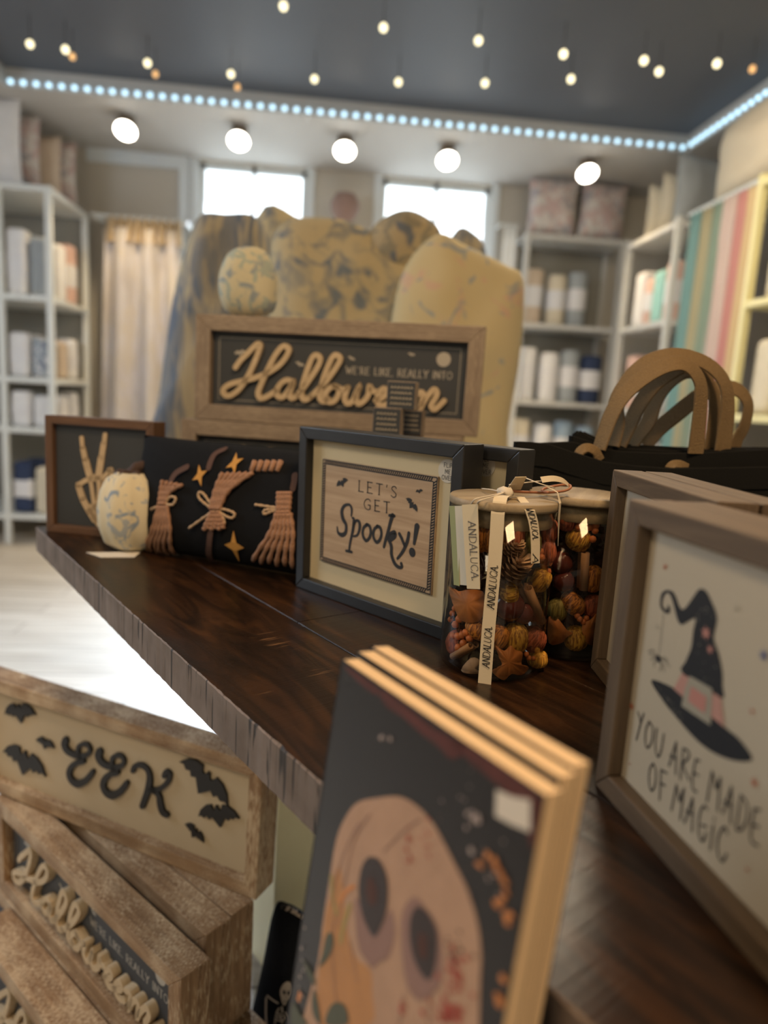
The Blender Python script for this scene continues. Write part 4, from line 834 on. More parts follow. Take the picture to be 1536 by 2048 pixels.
def B2(pts): return [bloc(580+x/KB, 1600+y/KB) for x, y in pts]
bput = lambda u, v, h: (min(max(u, .0006), .1486), -h, max(v, -.2375))
BMAT = {'skin': mat('print_bone_pink', (.44, .27, .18), .5, var=.14, vscale=60), 'lilac': mat('print_lilac', (.27, .155, .13), .5), 'peach': mat('print_peach', (.46, .22, .085), .5, var=.2, vscale=60), 'dark': mat('print_socket', (.030, .018, .018), .4), 'wine': mat('print_wine', (.085, .020, .016), .5, var=.5, vscale=80), 'red': mat('print_blood', (.38, .06, .045), .5), 'orange': mat('print_orange', (.62, .24, .08), .5), 'cream': mat('print_cream_dots', (.42, .34, .32), .5), 'leaf': mat('print_leaf', (.075, .085, .06), .5), 'line': mat('print_line', (.26, .15, .12), .5), 'socket': mat('print_socket_red', (.07, .022, .014), .5), 'sticker': mat('price_sticker', (.66, .60, .52), .5), 'olive': mat('print_olive', (.34, .26, .09), .5)}
ba = {k: MB() for k in BMAT}
face = [(-40, 1900), (140, 800), (160, 640), (190, 440), (230, 200), (280, 80), (340, 10), (440, -12), (540, -18), (620, 20), (700, 100), (760, 200), (820, 320), (880, 440), (930, 600), (950, 760), (945, 900), (940, 1110), (930, 1900)]
flat(ba['skin'], B2(smooth(face, 4, True)), bput, .0003)
flat(ba['peach'], B2(smooth([(170, 640), (200, 480), (240, 330), (265, 420), (285, 640), (330, 780), (400, 840), (410, 960), (400, 1110), (150, 1110)], 4, True)), bput, .0004)
flat(ba['lilac'], B2(smooth([(335, 480), (330, 620), (350, 740), (410, 825), (450, 800), (495, 775), (525, 650), (500, 540), (440, 640)], 4, True)), bput, .0005)
flat(ba['lilac'], B2(smooth([(560, 560), (560, 760), (590, 930), (660, 985), (740, 920), (760, 820), (740, 640), (680, 540), (620, 480)], 4, True)), bput, .0005)
flat(ba['dark'], B2(smooth([(410, 280), (450, 300), (485, 380), (490, 470), (480, 560), (450, 640), (425, 675), (400, 650), (365, 570), (345, 450), (355, 350), (380, 295)], 4, True)), bput, .0007)
flat(ba['dark'], B2(smooth([(640, 525), (690, 560), (730, 640), (735, 740), (720, 840), (690, 890), (650, 850), (615, 770), (598, 670), (605, 570)], 4, True)), bput, .0007)
flat(ba['socket'], B2(smooth([(410, 380), (435, 440), (430, 510), (405, 520), (385, 460), (390, 400)], 4, True)), bput, .0009); flat(ba['socket'], B2(smooth([(660, 650), (685, 700), (680, 780), (655, 780), (638, 720), (645, 665)], 4, True)), bput, .0009)
for ln in ([(400, 70), (330, 180), (290, 330), (270, 430)], [(350, 110), (290, 220), (230, 400), (215, 520)], [(650, 95), (560, 160), (470, 255)], [(320, 420), (270, 470), (245, 620)], [(225, 560), (215, 760), (235, 1000)], [(700, 960), (690, 1110)], [(570, 960), (545, 1110)], [(300, 700), (340, 900)], [(350, 740), (380, 780), (410, 825), (440, 800), (490, 780)], [(590, 930), (640, 985), (700, 960), (750, 910)]): ribbon(ba['line'], smooth(B2(ln), 5), .0008, bput, .0006)
for ln in ([(210, 380), (215, 480), (235, 560)], [(300, 520), (270, 620), (255, 700)]): ribbon(ba['olive'], smooth(B2(ln), 5), .003, bput, .0006)
ribbon(ba['orange'], smooth(B2([(320, 425), (280, 455), (255, 500)]), 5), .002, bput, .0007)
for lf in ([(210, 655), (222, 710), (195, 780), (150, 825), (165, 760), (185, 670)], [(230, 1000), (280, 1020), (290, 1110), (185, 1110), (195, 1040)], [(70, 790), (120, 860), (130, 920), (95, 870)], [(20, 1000), (60, 1060), (90, 1110), (15, 1110)], [(130, 940), (160, 1110), (120, 1060), (115, 980)]): flat(ba['leaf'], B2(smooth(lf, 3, True)), bput, .0008)
for w_ in ([(440, 250), (500, 270), (600, 350), (720, 440), (840, 510), (860, 560), (800, 590), (740, 530), (650, 460), (560, 380), (480, 330)], [(280, 130), (440, 240), (420, 270), (300, 170)], [(820, 490), (1250, 790), (1215, 1040), (1180, 960), (1150, 830), (1000, 690), (880, 590)]): flat(ba['wine'], B1(smooth(w_, 3, True)), bput, .0003)
rnd = random.Random(11)
def dots(k, conv, cx, cy, sx_, sy_, n, r0, r1):
    for _ in range(n):
        c = Vector(conv([(cx+rnd.gauss(0, sx_), cy+rnd.gauss(0, sy_))])[0]); r = rnd.uniform(r0, r1); e = rnd.uniform(.6, 1); a = rnd.random()*3
        if not (.003 < c.x < .147 and -.23 < c.y < -.003): continue
        flat(ba[k], [tuple(c+Vector((math.cos(t)*r*(1+.25*math.sin(3*t+a)), math.sin(t)*r*e))) for t in [2*PI*i/9 for i in range(9)]], bput, .0009)
dots('cream', B1, 470, 480, 12, 12, 4, .0005, .0014); dots('cream', B1, 920, 870, 25, 50, 12, .0006, .0016); dots('cream', B1, 850, 700, 120, 120, 10, .0003, .0007)
for p in ((980, 265), (1015, 295), (935, 325), (1040, 335), (1045, 370), (1080, 410), (1075, 460), (1030, 520), (1050, 500), (1095, 570), (1090, 600), (1120, 635), (1095, 800), (1070, 890), (1045, 970), (1050, 1000), (45, 970)): dots('orange', B2, p[0], p[1], 8, 8, 2, .0009, .0021)
dots('cream', B2, 60, 800, 12, 80, 10, .0006, .0012); dots('cream', B2, 1030, 400, 40, 100, 8, .0004, .0009)
dots('red', B2, 830, 880, 35, 90, 34, .0005, .0017); dots('red', B2, 780, 1060, 50, 30, 18, .0006, .002); dots('red', B2, 595, 260, 10, 60, 16, .0004, .0011); dots('red', B2, 680, 200, 15, 60, 10, .0003, .0009); dots('red', B2, 560, 1020, 10, 10, 3, .001, .002); dots('line', B2, 740, 350, 80, 150, 70, .0002, .0005); dots('dark', B2, 820, 720, 30, 70, 20, .0003, .0010)
flat(ba['sticker'], B1([(1030, 738), (1115, 775), (1200, 790), (1200, 950), (1110, 915), (1025, 870)]), bput, .0010)
for k in BMAT:
    if ba[k].v: (build_split if k in ('leaf', 'lilac', 'socket', 'olive', 'wine') else (lambda a, b, c, d: a.build(b, c, d)))(ba[k], {'skin': 'face_print', 'sticker': 'price_sticker', 'socket': 'eye_glow_print', 'leaf': 'leaf_print', 'lilac': 'eye_shadow_print', 'dark': 'eye_print', 'wine': 'smoke_print'}.get(k, k+'_print'), BMAT[k], bk)
m = MB(); text(m, "L E", lambda u, v, h: (u, -h, v), *B1([(1055, 840)])[0], .004, .0006, lift=.0012); 
m.v = []; m.f = []
# low crate that holds the books just off the table edge
cr = thing('book_stand', 'low wooden stand in front of the table edge that holds the paperbacks', 'stand', (b1o.x, b1o.y, 0), (0, 0, BA))
hb = b1o.z-.238*math.cos(LE); boxobj('ledge', (-.01, -.045, hb-.020), (.150, .050, hb-.0015), M_rsH, .001, cr); boxobj('upright', (.05, -.02, 0), (.10, .03, hb-.020), M_rsV, .001, cr); boxobj('foot', (-.02, -.07, 0), (.17, .06, .02), M_rsH, .001, cr)

# ================================================================ pumpkin cushion, broom pillow
pm = thing('fabric_pumpkin', 'cream stuffed pumpkin with blue flower print and brown stem beside the skeleton hand sign', 'pumpkin', (-.282, 1.046, TZ))
pm.scale = (.90, .90, 1.0)
P_toile = pattern('toile_print', (.66, .60, .44), [(.26, .33, .42), (.38, .42, .45)], 26, thr=.60, soft=.05)
ribs = lambda t, z: 1-.07*abs(math.cos(3.0*t+.4))**8
m = MB(); m.lathe([(.0, .002), (.03, .001), (.046, .012), (.055, .036), (.0565, .062), (.052, .088), (.041, .108), (.024, .117), (.010, .112), (0, .110)], (0, 0, 0), 48, fn=ribs); m.build('body', P_toile, pm)
m = MB(); m.tube(smooth([(0, 0, .108), (.004, 0, .120), (.014, 0, .127), (.026, 0, .126)], 4), [.013]*3+[.010]*4+[.008]*3+[.007]*3, 10); 
for a in range(6): m.tube([(0, 0, .112), (.022*math.cos(a*1.05), .018*math.sin(a*1.05), .116), (.032*math.cos(a*1.05), .024*math.sin(a*1.05), .112)], [.007, .006, .003], 6)
m.build('stem', mat('brown_stem', (.06, .035, .028), .85, bump=.5, bscale=300), pm)
m = MB(); q = [(-.062, -.045, .0006), (-.03, -.075, .0006), (.02, -.066, .0006), (.02, -.03, .0006)]; m.add([Vector(p) for p in q]+[Vector(p)+Vector((0, 0, .0006)) for p in q], [(0, 1, 2, 3), (4, 5, 6, 7), (0, 1, 5, 4), (1, 2, 6, 5), (2, 3, 7, 6), (3, 0, 4, 7)]); m.build('paper_tag', M_label, pm)

BW, BH, BT = .46, .172, .100; PA = R(-28.4)
pl = thing('throw_pillow', 'black lumbar pillow with three stitched witch brooms and orange stars, lying on the table', 'pillow', (-.257+(.5*BW-.058)*math.cos(PA)-math.sin(PA)*.045, .99+(.5*BW-.058)*math.sin(PA)+math.cos(PA)*.045, TZ+.001), (R(-9), 0, PA))
m = MB(); pillowmesh(m, BW, BH, BT, 3.2, 30, .015, .003, 2); m.build('cushion', M_cloth, pl)
PM = Matrix.Translation(pl.location) @ Matrix.Rotation(PA, 4, 'Z') @ Matrix.Rotation(R(-9), 4, 'X'); PI_ = PM.inverted()
def psurf(x, z):
    u = max(-1, min(1, 2*x/BW)); v = max(-1, min(1, 2*(z-BH/2)/BH)); au = abs(u)**3.2; av = abs(v)**3.2
    return -(BT/2)*max(0, (1-abs(u)**3.2)*(1-abs(v)**3.2))**.55
def ploc(px, py):
    o = PI_ @ CAM; d = PI_.to_3x3() @ ray(px, py); y = -.045
    for _ in range(12):
        t = (y-o.y)/d.y; p = o+d*t; y = .5*y+.5*psurf(p.x, p.z)
    return (p.x, p.z)
def SP(pts): return [ploc(60+x/K6, 800+y/K6) for x, y in pts]
pput = lambda u, v, h: (u, psurf(u, v)-.0026-h, v)
M_yarn = mat('braided_yarn', (.36, .20, .125), .85, bump=.9, bscale=500, var=.3, vscale=400); M_cord = mat('tan_cord', (.46, .33, .21), .85); M_star = mat('mustard_felt', (.52, .27, .06), .85, var=.2, vscale=200); M_stick = mat('brown_felt', (.085, .045, .035), .9)
def yarn(m, pts, r=.0042, n=26):
    P = smooth(pts, 8); vs = [pput(a, b, .001) for a, b in P]; m.tube([Vector(v) for v in vs], [r*(1+.22*math.sin(i*1.9)) for i in range(len(vs))], 7)
def broom(strands, name='broom_applique', r=.0034):
    m = MB()
    for s in strands: yarn(m, SP(s), r)
    m.build(name, M_yarn, pl)
broom([[(692+8*i, 555), (700+12*i, 490), (712+26*i, 425+6*i)] for i in range(5)]+[[(690+9*i, 560), (655+19*i, 690), (610+33*i, 822-9*(i % 2))] for i in range(6)], r=.0030)
broom([[(965+9*i, 580), (990+14*i, 480), (1030+32*i, 385)] for i in range(6)]+[[(975+6*i, 590), (950+16*i, 640), (930+20*i, 690-8*(i % 2))] for i in range(6)])
broom([[(1320+14*i, 600), (1322+15*i, 540), (1325+15*i, 485)] for i in range(5)]+[[(1315+14*i, 600), (1270+26*i, 720), (1190+42*i, 850+8*(i % 2)+6*i)] for i in range(6)])
broom([[(1180+34*i, 378), (1200+34*i, 325)] for i in range(5)])
m = MB()
for c in ([(690, 560), (650, 580)], [(725, 550), (750, 515), (780, 520), (765, 555), (730, 552)], [(990, 580), (950, 560), (905, 520), (905, 490), (930, 500), (965, 550), (990, 580)], [(990, 580), (920, 630), (850, 680)], [(995, 580), (1040, 580), (1090, 600), (1080, 625), (1045, 615), (1000, 585)], [(1000, 585), (1030, 620), (1040, 655)],
          [(1200, 555), (1270, 565), (1340, 575)], [(1340, 580), (1290, 590), (1250, 605), (1250, 585), (1300, 580), (1340, 590)], [(1345, 590), (1385, 620), (1400, 660)]): yarn(m, SP(c), .0019)
m.build('cord_bow', M_cord, pl)
m = MB()
for c, r in (((908, 400), .0165), ((1092, 335), .0165), ((1090, 775), .021)):
    C_ = Vector(SP([c])[0]); flat(m, [tuple(C_+Vector((p[0]*r*.75, p[1]*r))) for p in STAR(4, .36, PI/2+(.5 if c[1] < 500 else 0))], pput, .0010, .001)
build_split(m, 'star_applique', M_star, pl)
m = MB()
for c in ([(750, 440), (780, 390), (840, 355)], [(955, 360), (985, 290), (1035, 262)], [(965, 700), (955, 790), (970, 885)], [(1400, 470), (1408, 430), (1410, 400)]): ribbon(m, smooth(SP(c), 5), .0085, pput, .0005, .001)
build_split(m, 'broomstick_applique', M_stick, pl)

# ================================================================ potpourri jars
J1 = Vector((.171, .620, TZ)); J2 = Vector((.264, .674, TZ)); JR = .0495; JH = .1570
M_lid = wood('pale_lid_wood', (.22, .165, .10), (.36, .285, .18), 'X', .55, sc=.7, bump=.15); M_rib = mat('cream_ribbon', (.70, .62, .47), .75, bump=.05, bscale=900); M_seal = mat('silicone_seal', (.42, .37, .28), .5)
def jar(c, label, rot):
    t = thing('glass_jar', label, 'jar', tuple(c), (0, 0, rot)); r = JR
    m = MB(); m.lathe([(0, .0015), (r-.006, .0005), (r-.002, .003), (r, .009), (r, JH), (r-.002, JH), (r-.0022, .009), (r-.006, .0045), (0, .0045)], (0, 0, 0), 64); m.build('glass_body', M_GLASS, t)
    m = MB(); m.lathe([(0, JH), (r+.0008, JH), (r+.0016, JH+.002), (r+.0016, JH+.0070), (r+.0004, JH+.0080), (0, JH+.0080)], (0, 0, 0), 64); l = m.build('lid', M_lid, t)
    m = MB(); m.lathe([(r-.0035, JH-.016), (r-.0028, JH-.014), (r-.0028, JH-.001), (0, JH-.001)], (0, 0, 0), 64); m.lathe([(0, JH-.016), (r-.0035, JH-.016)], (0, 0, 0), 64); m.build('lid_plug', M_lid, t)
    return t
jt = jar(J1, 'front glass jar of orange potpourri with a wooden lid and lettered cream ribbon', .4)
jar(J2, 'rear glass jar of orange potpourri with a wooden lid, behind the ribboned one', 1.1)
def cylpt(c, px, py, r):
    d = ray(px, py); o = CAM-c; A = d.x**2+d.y**2; B = 2*(o.x*d.x+o.y*d.y); C_ = o.x**2+o.y**2-r*r; D_ = B*B-4*A*C_
    if D_ < 0: t = -B/(2*A)
    else: t = (-B-math.sqrt(D_))/(2*A)
    return CAM+d*t
K8 = 4.042
def j8(x, y): return (860+x/K8, 920+y/K8)
# ribbon down the front: strip defined by centre line 3D points
def strip3(name, cen, wid, w, m_, parent, txts=(), tcol=M_ink, conv=None, slant=.2, th=.006, flip=False):
    """cen: 3D centre points (world), wid: width direction per point"""
    P = [Vector(p) for p in cen]; n = len(P); L_ = [0]
    for i in range(1, n): L_.append(L_[-1]+(P[i]-P[i-1]).length)
    def at(s):
        s = max(0, min(L_[-1]-1e-6, s)); i = max(k for k in range(n-1) if L_[k] <= s); f = (s-L_[i])/(L_[i+1]-L_[i]); return P[i].lerp(P[i+1], f), wid[i].lerp(wid[i+1], f).normalized(), (P[i+1]-P[i]).normalized()
    inv = parent.matrix_world.inverted()
    vs = []; m = MB(); K = n*3
    for k in range(K+1):
        p, wd, tn = at(L_[-1]*k/K); nn = tn.cross(wd).normalized()
        for a, b in ((-.5, 0), (.5, 0), (.5, .0004), (-.5, .0004)): vs.append(inv @ (p+wd*w*a+nn*b))
    m.add(vs, [(k*4+j, k*4+(j+1) % 4, k*4+4+(j+1) % 4, k*4+4+j) for k in range(K) for j in range(4)]+[(0, 1, 2, 3), (K*4, K*4+1, K*4+2, K*4+3)])
    r = m.build(name, m_, parent)
    if txts:
        m = MB()
        def put3(u, v, h):
            p, wd, tn = at(u); nn = tn.cross(wd).normalized(); 
            if nn.dot(CAM-p) < 0: nn = -nn
            return inv @ (p+wd*v+nn*(h+.0006))
        for (s0, s1, tt, up_, sz) in txts:
            L0 = abs(s1-s0); hh = sz; k = L0/(text_len(tt, .12)*hh); sg = 1 if s1 > s0 else -1
            text(m, tt, put3, 0, 0, hh, .00062, .12, True, k, .0, xf=lambda a, b: (s0+sg*a, (b-hh/2)*up_), slant=slant, bold_v=1.4)
        m.build('ribbon_lettering', tcol, r)
    return r
bpy.context.view_layer.update()
def jw(p): r_ = (p-J1); r_.z = 0; r_.normalize(); return Vector((-r_.y, r_.x, 0))    # tangent direction (to the right as seen from outside)
RR = JR+.0012
front = [cylpt(J1, *j8(x, y), RR) for x, y in [(440, 1815), (455, 1600), (470, 1400), (488, 1200), (507, 1000), (525, 800), (538, 600), (548, 420)]]
ztop = TZ+JH+.0085
front[-1].z = min(front[-1].z, ztop-.006)
pk = onz(*j8(600, 285), ztop+.004)
cen = front+[front[-1]+Vector((.001, .0015, .008)), front[-1].lerp(pk, .35)+Vector((0, 0, .0085)), pk]
wids = [jw(p) for p in cen]
Ltot = lambda a: sum((cen[i+1]-cen[i]).length for i in range(a))
def s_of(y):   # arc length at crop row y
    ys = [1815, 1600, 1400, 1200, 1000, 800, 600, 420]
    for i in range(7):
        if ys[i+1] <= y <= ys[i]: return Ltot(i)+(Ltot(i+1)-Ltot(i))*(ys[i]-y)/(ys[i]-ys[i+1])
    return 0
strip3('ribbon', cen, wids, .0118, M_rib, jt, [(s_of(1675), s_of(1345), 'ANDALUCA.', -1, .0062), (s_of(1200), s_of(850), 'ANDALUCA.', -1, .0062)])
# ribbon tail on the right
tail = [pk, onz(*j8(730, 300), ztop+.002)] + [cylpt(J1, *j8(x, y), RR+.001) for x, y in [(805, 400), (835, 500), (848, 600), (852, 700), (850, 835)]]
tail[2].z = min(tail[2].z, ztop-.003)
tw = [jw(p) for p in tail]
tl = [0]
for i in range(1, len(tail)): tl.append(tl[-1]+(tail[i]-tail[i-1]).length)
strip3('ribbon_tail', tail, tw, .0095, M_rib, jt, [(tl[2]-.0035, tl[4]+.005, 'ANDALUCA.', 1, .0058), (tl[6]-.0085, tl[6]-.001, 'A', 1, .0058)], flip=True)
# second tail, far right thin strip
inv = jt.matrix_world.inverted()
t2 = [onz(*j8(930, 210), ztop+.012), onz(*j8(1030, 260), ztop+.008), cylpt(J1, *j8(1052, 330), RR+.001), cylpt(J1, *j8(1040, 480), RR+.001), cylpt(J1, *j8(1033, 690), RR+.001)]
t2[2].z = min(t2[2].z, ztop)
strip3('ribbon_tail', t2, [jw(p) for p in t2], .0065, M_rib, jt)
# bow loops, twine, leather key loop
def lidline(pts, hs): return [inv @ onz(*j8(x, y), ztop+h) for (x, y), h in zip(pts, hs)]
m = MB(); m.tube(lidline([(560, 250), (590, 255), (640, 262), (655, 275)], [.004, .006, .006, .004]), [.003, .005, .005, .003], 8); m.tube(smooth([tuple(p) for p in lidline([(420, 232), (500, 240), (590, 262)], [.002, .005, .006])], 5), .0006, 6)
m.tube(smooth([tuple(p) for p in lidline([(600, 262), (480, 290), (370, 315), (335, 355)], [.006, .004, .002, -.004])], 5), .0007, 6); m.tube(smooth([tuple(p) for p in lidline([(600, 262), (500, 300), (400, 330), (385, 360)], [.006, .004, .002, -.004])], 5), .0007, 6)
m.tube(smooth([tuple(p) for p in lidline([(760, 140), (900, 195), (1010, 225)], [.018, .014, .010])], 4), .0006, 6); m.tube(smooth([tuple(p) for p in lidline([(640, 200), (800, 180), (960, 165), (1050, 175)], [.012, .014, .016, .014])], 4), .0006, 6)
m.build('twine_bow', mat('white_twine', (.66, .60, .50), .8), jt)
m = MB(); m.strap(smooth([tuple(p) for p in lidline([(900, 160), (1000, 150), (1080, 170), (1130, 215)], [.017, .018, .015, .008])], 5), (0, .6, 1), .006, .0005); m.build('ribbon_loop', M_rib, jt)
m = MB(); m.tube(smooth([tuple(p) for p in lidline([(630, 248), (760, 258), (880, 262), (960, 262), (1080, 250), (1135, 225), (1120, 200), (1040, 205), (940, 225), (905, 250), (960, 262)], [.006, .005, .004, .004, .006, .009, .010, .009, .007, .005, .005])], 5), .0013, 7); m.build('leather_cord', mat('tan_leather', (.34, .14, .07), .55), jt)
def tagcard(pts, mname, col, off, hs=None, nm='gift_tag'):
    q = [cylpt(J1, *j8(*p), JR+off) for p in pts]
    c0 = q[0]; nrm = (q[1]-q[0]).cross(q[3]-q[0]).normalized()
    q[2] = q[1]+(q[3]-q[0])+((q[2]-(q[1]+(q[3]-q[0]))).dot((q[1]-q[0]).normalized()))*(q[1]-q[0]).normalized()
    if nrm.dot(CAM-c0) < 0: nrm = -nrm
    m = MB(); m.add([inv @ p for p in q]+[inv @ (p-nrm*.0006) for p in q], [(0, 1, 2, 3), (7, 6, 5, 4), (0, 4, 5, 1), (1, 5, 6, 2), (2, 6, 7, 3), (3, 7, 4, 0)]); o = m.build(nm, mat(mname, col, .7), jt); return o, q, nrm
tagcard([(155, 370), (235, 372), (262, 1008), (192, 1008)], 'green_card', (.33, .34, .15), .0035)
tagcard([(200, 372), (290, 368), (330, 1010), (232, 1008)], 'white_card', (.60, .56, .46), .0055)
o, q, nrm = tagcard([(258, 362), (385, 355), (414, 1015), (298, 1040)], 'cream_card', (.64, .55, .38), .0085)
m = MB(); ex = (q[3]-q[0]); L_ = ex.length; ex.normalize(); ey = (q[1]-q[0]); ey -= ex*ey.dot(ex); wv = ey.length; ey.normalize()
hh = .0072; k = L_*.70/(text_len('ANDALUCA.', .16)*hh); text(m, 'ANDALUCA.', lambda u, v, h: inv @ (q[0]+ex*u+ey*v+nrm*(h+.0002)), L_*.20, 0, hh, .0007, .16, True, k, .0002, xf=lambda a, b: (a, wv*.36+b), bold_v=1.4)
m.build('tag_lettering', mat('grey_print_dark', (.14, .13, .12), .8), o)
m = MB(); qq = [onz(*j8(*p), ztop+h) for p, h in zip([(690, 140), (780, 138), (735, 240), (620, 242)], (.020, .020, .006, .006))]; m.add([inv @ p for p in qq]+[inv @ (p+Vector((0, .0006, .0004))) for p in qq], [(0, 1, 2, 3), (7, 6, 5, 4), (0, 4, 5, 1), (1, 5, 6, 2), (2, 6, 7, 3), (3, 7, 4, 0)]); m.build('small_tag', mat('cream_card', (.64, .55, .38), .7), jt)

# potpourri pieces --------------------------------------------------
def furrow(name, c1, c2, sc=60):
    if name in MATS: return MATS[name]
    m = bpy.data.materials.new(name); m.use_nodes = True; nt = m.node_tree; b = nt.nodes['Principled BSDF']; N = nt.nodes.new; L = nt.links.new
    t = N('ShaderNodeTexCoord'); mp = N('ShaderNodeMapping'); mp.inputs['Scale'].default_value = (1, 1, .12); L(t.outputs['Object'], mp.inputs[0])
    n = N('ShaderNodeTexNoise'); n.inputs['Scale'].default_value = 480; n.inputs['Detail'].default_value = 3; n.inputs['Distortion'].default_value = .5; L(mp.outputs[0], n.inputs[0])
    r = N('ShaderNodeValToRGB'); r.color_ramp.elements[0].position = .40; r.color_ramp.elements[0].color = (*c1, 1); r.color_ramp.elements[1].position = .58; r.color_ramp.elements[1].color = (*c2, 1); L(n.outputs[0], r.inputs[0]); L(r.outputs[0], b.inputs['Base Color'])
    bp = N('ShaderNodeBump'); bp.inputs['Strength'].default_value = 1; bp.inputs['Distance'].default_value = .001; L(n.outputs[0], bp.inputs['Height']); L(bp.outputs[0], b.inputs['Normal']); b.inputs['Roughness'].default_value = .6; MATS[name] = m; return m
F_or = furrow('fibrous_orange', (.18, .05, .008), (.68, .26, .035)); F_ye = furrow('fibrous_yellow', (.26, .10, .01), (.70, .38, .05)); F_rd = furrow('fibrous_rust', (.20, .04, .015), (.48, .13, .06)); F_gn = furrow('fibrous_green', (.14, .11, .02), (.34, .28, .08))
M_berry = mat('orange_berry', (.58, .17, .045), .45); M_cin = wood('cinnamon_bark', (.24, .115, .05), (.45, .24, .11), 'Z', .7); M_leaf = mat('oak_leaf_orange', (.50, .17, .035), .6, var=.35, vscale=60); M_cherry = mat('dark_glossy_nut', (.10, .022, .015), .18); M_cone = mat('pinecone_scale', (.36, .22, .12), .7, var=.4, vscale=150); M_twig = mat('twig', (.10, .05, .025), .8)
def place(o, c, px, py, depth, tilt=(0, 0, 0)):
    p = cylpt(c, *j8(px, py), JR-.003-depth); p.z = max(p.z, c.z+.012); o.location = p; o.rotation_euler = tilt
cnt = {}
def pod(c, px, py, rw, rh, m_, lab, tilt=(0, 0, 0), J='front'):
    m = MB(); k = 12; prof = [(max(1e-5, rw*math.sin(PI*i/k)**.85), -rh*math.cos(PI*i/k)) for i in range(k+1)]; m.lathe(prof, (0, 0, 0), 24, fn=lambda t, z: 1+.05*math.sin(7*t+z*200)); o = m.build('dried_pod', m_); tag(o, lab, 'dried pod', 'potpourri in the %s jar' % J); place(o, c, px, py, rw, tilt); return o
def berries(c, pts, lab, J='front', r=.0038):
    P = [cylpt(c, *j8(x, y), JR-.003-r-.004*((i*37 % 5)/5)) for i, (x, y) in enumerate(pts)]; cen_ = sum(P, Vector())/len(P); t = thing('berry_sprig', lab, 'berry sprig', tuple(cen_), group='potpourri in the %s jar' % J)
    for p in P:
        m = MB(); q = p-cen_; m.lathe([(1e-5, -r), (r*.7, -r*.7), (r, 0), (r*.7, r*.7), (1e-5, r)], tuple(q), 12); m.build('berry', M_berry, t)
    m = MB()
    for p in P: m.tube([p-cen_, (0, .004, -.002)], .0007, 5)
    m.build('twig', M_twig, t)
def cinnamon(c, a, b, r, lab, J='front'):
    p = cylpt(c, *j8(*a), JR-.003-r); q = cylpt(c, *j8(*b), JR-.003-r); p.z = max(p.z, c.z+.012); q.z = max(q.z, c.z+.012); d = q-p; L_ = d.length; m = MB(); n = 40; vs = []
    for z in (0, L_):
        for i in range(n):
            t = i/(n-1); 
            if t < .5: th = 2*PI*(1.15*(t*2)); rr = r*.52*(.35+.65*min(1, t*4)); ox = -r*.48
            else: th = PI-2*PI*(1.15*(1-(t-.5)*2)); rr = r*.52*(.35+.65*min(1, (1-t)*4)); ox = r*.48
            vs.append((ox+rr*math.cos(th), rr*math.sin(th), z))
    m.add(vs, [(i, i+1, n+i+1, n+i) for i in range(n-1)], 0, True); o = m.build('cinnamon_stick', M_cin); md = o.modifiers.new('s', 'SOLIDIFY'); md.thickness = .0011
    o.location = p; o.rotation_euler = d.to_track_quat('Z', 'Y').to_euler(); tag(o, lab, 'cinnamon stick', 'potpourri in the %s jar' % J)
def pinecone(c, px, py, s, lab, J='front'):
    P = cylpt(c, *j8(px, py), JR-.004-s*.6); t = thing('pine_cone', lab, 'pine cone', tuple(P), (R(35), R(25), 0), 'potpourri in the %s jar' % J); m = MB(); m.lathe([(1e-5, -s), (s*.5, -s*.6), (s*.6, 0), (s*.42, s*.6), (s*.2, s*1.0), (1e-5, s*1.12)], (0, 0, 0), 14); m.build('core', M_twig, t); m = MB()
    for j in range(9):
        z = -s*.8+j*s*.215; rr = s*math.sqrt(max(.05, 1-(j/9.2)**2))*.92; nn_ = 8 if j < 7 else 5
        for i in range(nn_):
            a = i*2*PI/nn_+j*.39; d = Vector((math.cos(a), math.sin(a), .25+.16*j)); q = Vector((-math.sin(a), math.cos(a), 0)); c0 = Vector((0, 0, z)); w = s*(.27 if j < 7 else .18)
            m.add([c0+d*rr*.3-q*w*.4, c0+d*rr*.3+q*w*.4, c0+d*rr+q*w, c0+d*rr*1.1+Vector((0, 0, s*.05)), c0+d*rr-q*w, c0+d*rr*.9-Vector((0, 0, s*.1))], [(0, 1, 2, 3, 4), (0, 5, 1), (1, 5, 2), (2, 5, 3), (3, 5, 4), (4, 5, 0)])
    m.build('scales', M_cone, t)
def leaf(c, pts, lab, J='front', dep=.002, m_=None):
    pts = smooth(pts, 3, True); P = [cylpt(c, *j8(x, y), JR-.003-dep-.0022*math.sin(x*.045)*math.cos(y*.05)) for x, y in pts]; cc = sum(P, Vector())/len(P); n = len(P); m = MB(); f = (CAM-cc).normalized()
    A = [Vector((0, 0, 0))-f*-.0015]+[p-cc for p in P]; m.add(A, [(0, 1+i, 1+(i+1) % n) for i in range(n)], 0, True)
    o = m.build('oak_leaf', m_ or M_leaf); o.location = cc; md = o.modifiers.new('s', 'SOLIDIFY'); md.thickness = .0006; tag(o, lab, 'dried leaf', 'potpourri in the %s jar' % J)
def nut(c, px, py, r, lab, J='front'):
    m = MB(); m.lathe([(1e-5, -r)]+[(r*math.sin(PI*i/10), -r*math.cos(PI*i/10)) for i in range(1, 10)]+[(r*.25, r*1.02), (1e-5, r*.9)], (0, 0, 0), 22); o = m.build('glossy_nut', M_cherry); place(o, c, px, py, r, (.5, .3, 0)); tag(o, lab, 'dried nut', 'potpourri in the %s jar' % J)
f_ = 'in the ribboned jar'
pod(J1, 518, 625, .0125, .0155, F_or, 'ribbed orange pod behind the ribbon near the top, '+f_); pod(J1, 690, 610, .0085, .0155, F_rd, 'pinkish red dried pod near the top, '+f_); pod(J1, 790, 670, .0125, .0165, F_gn, 'olive green pod near the top, '+f_)
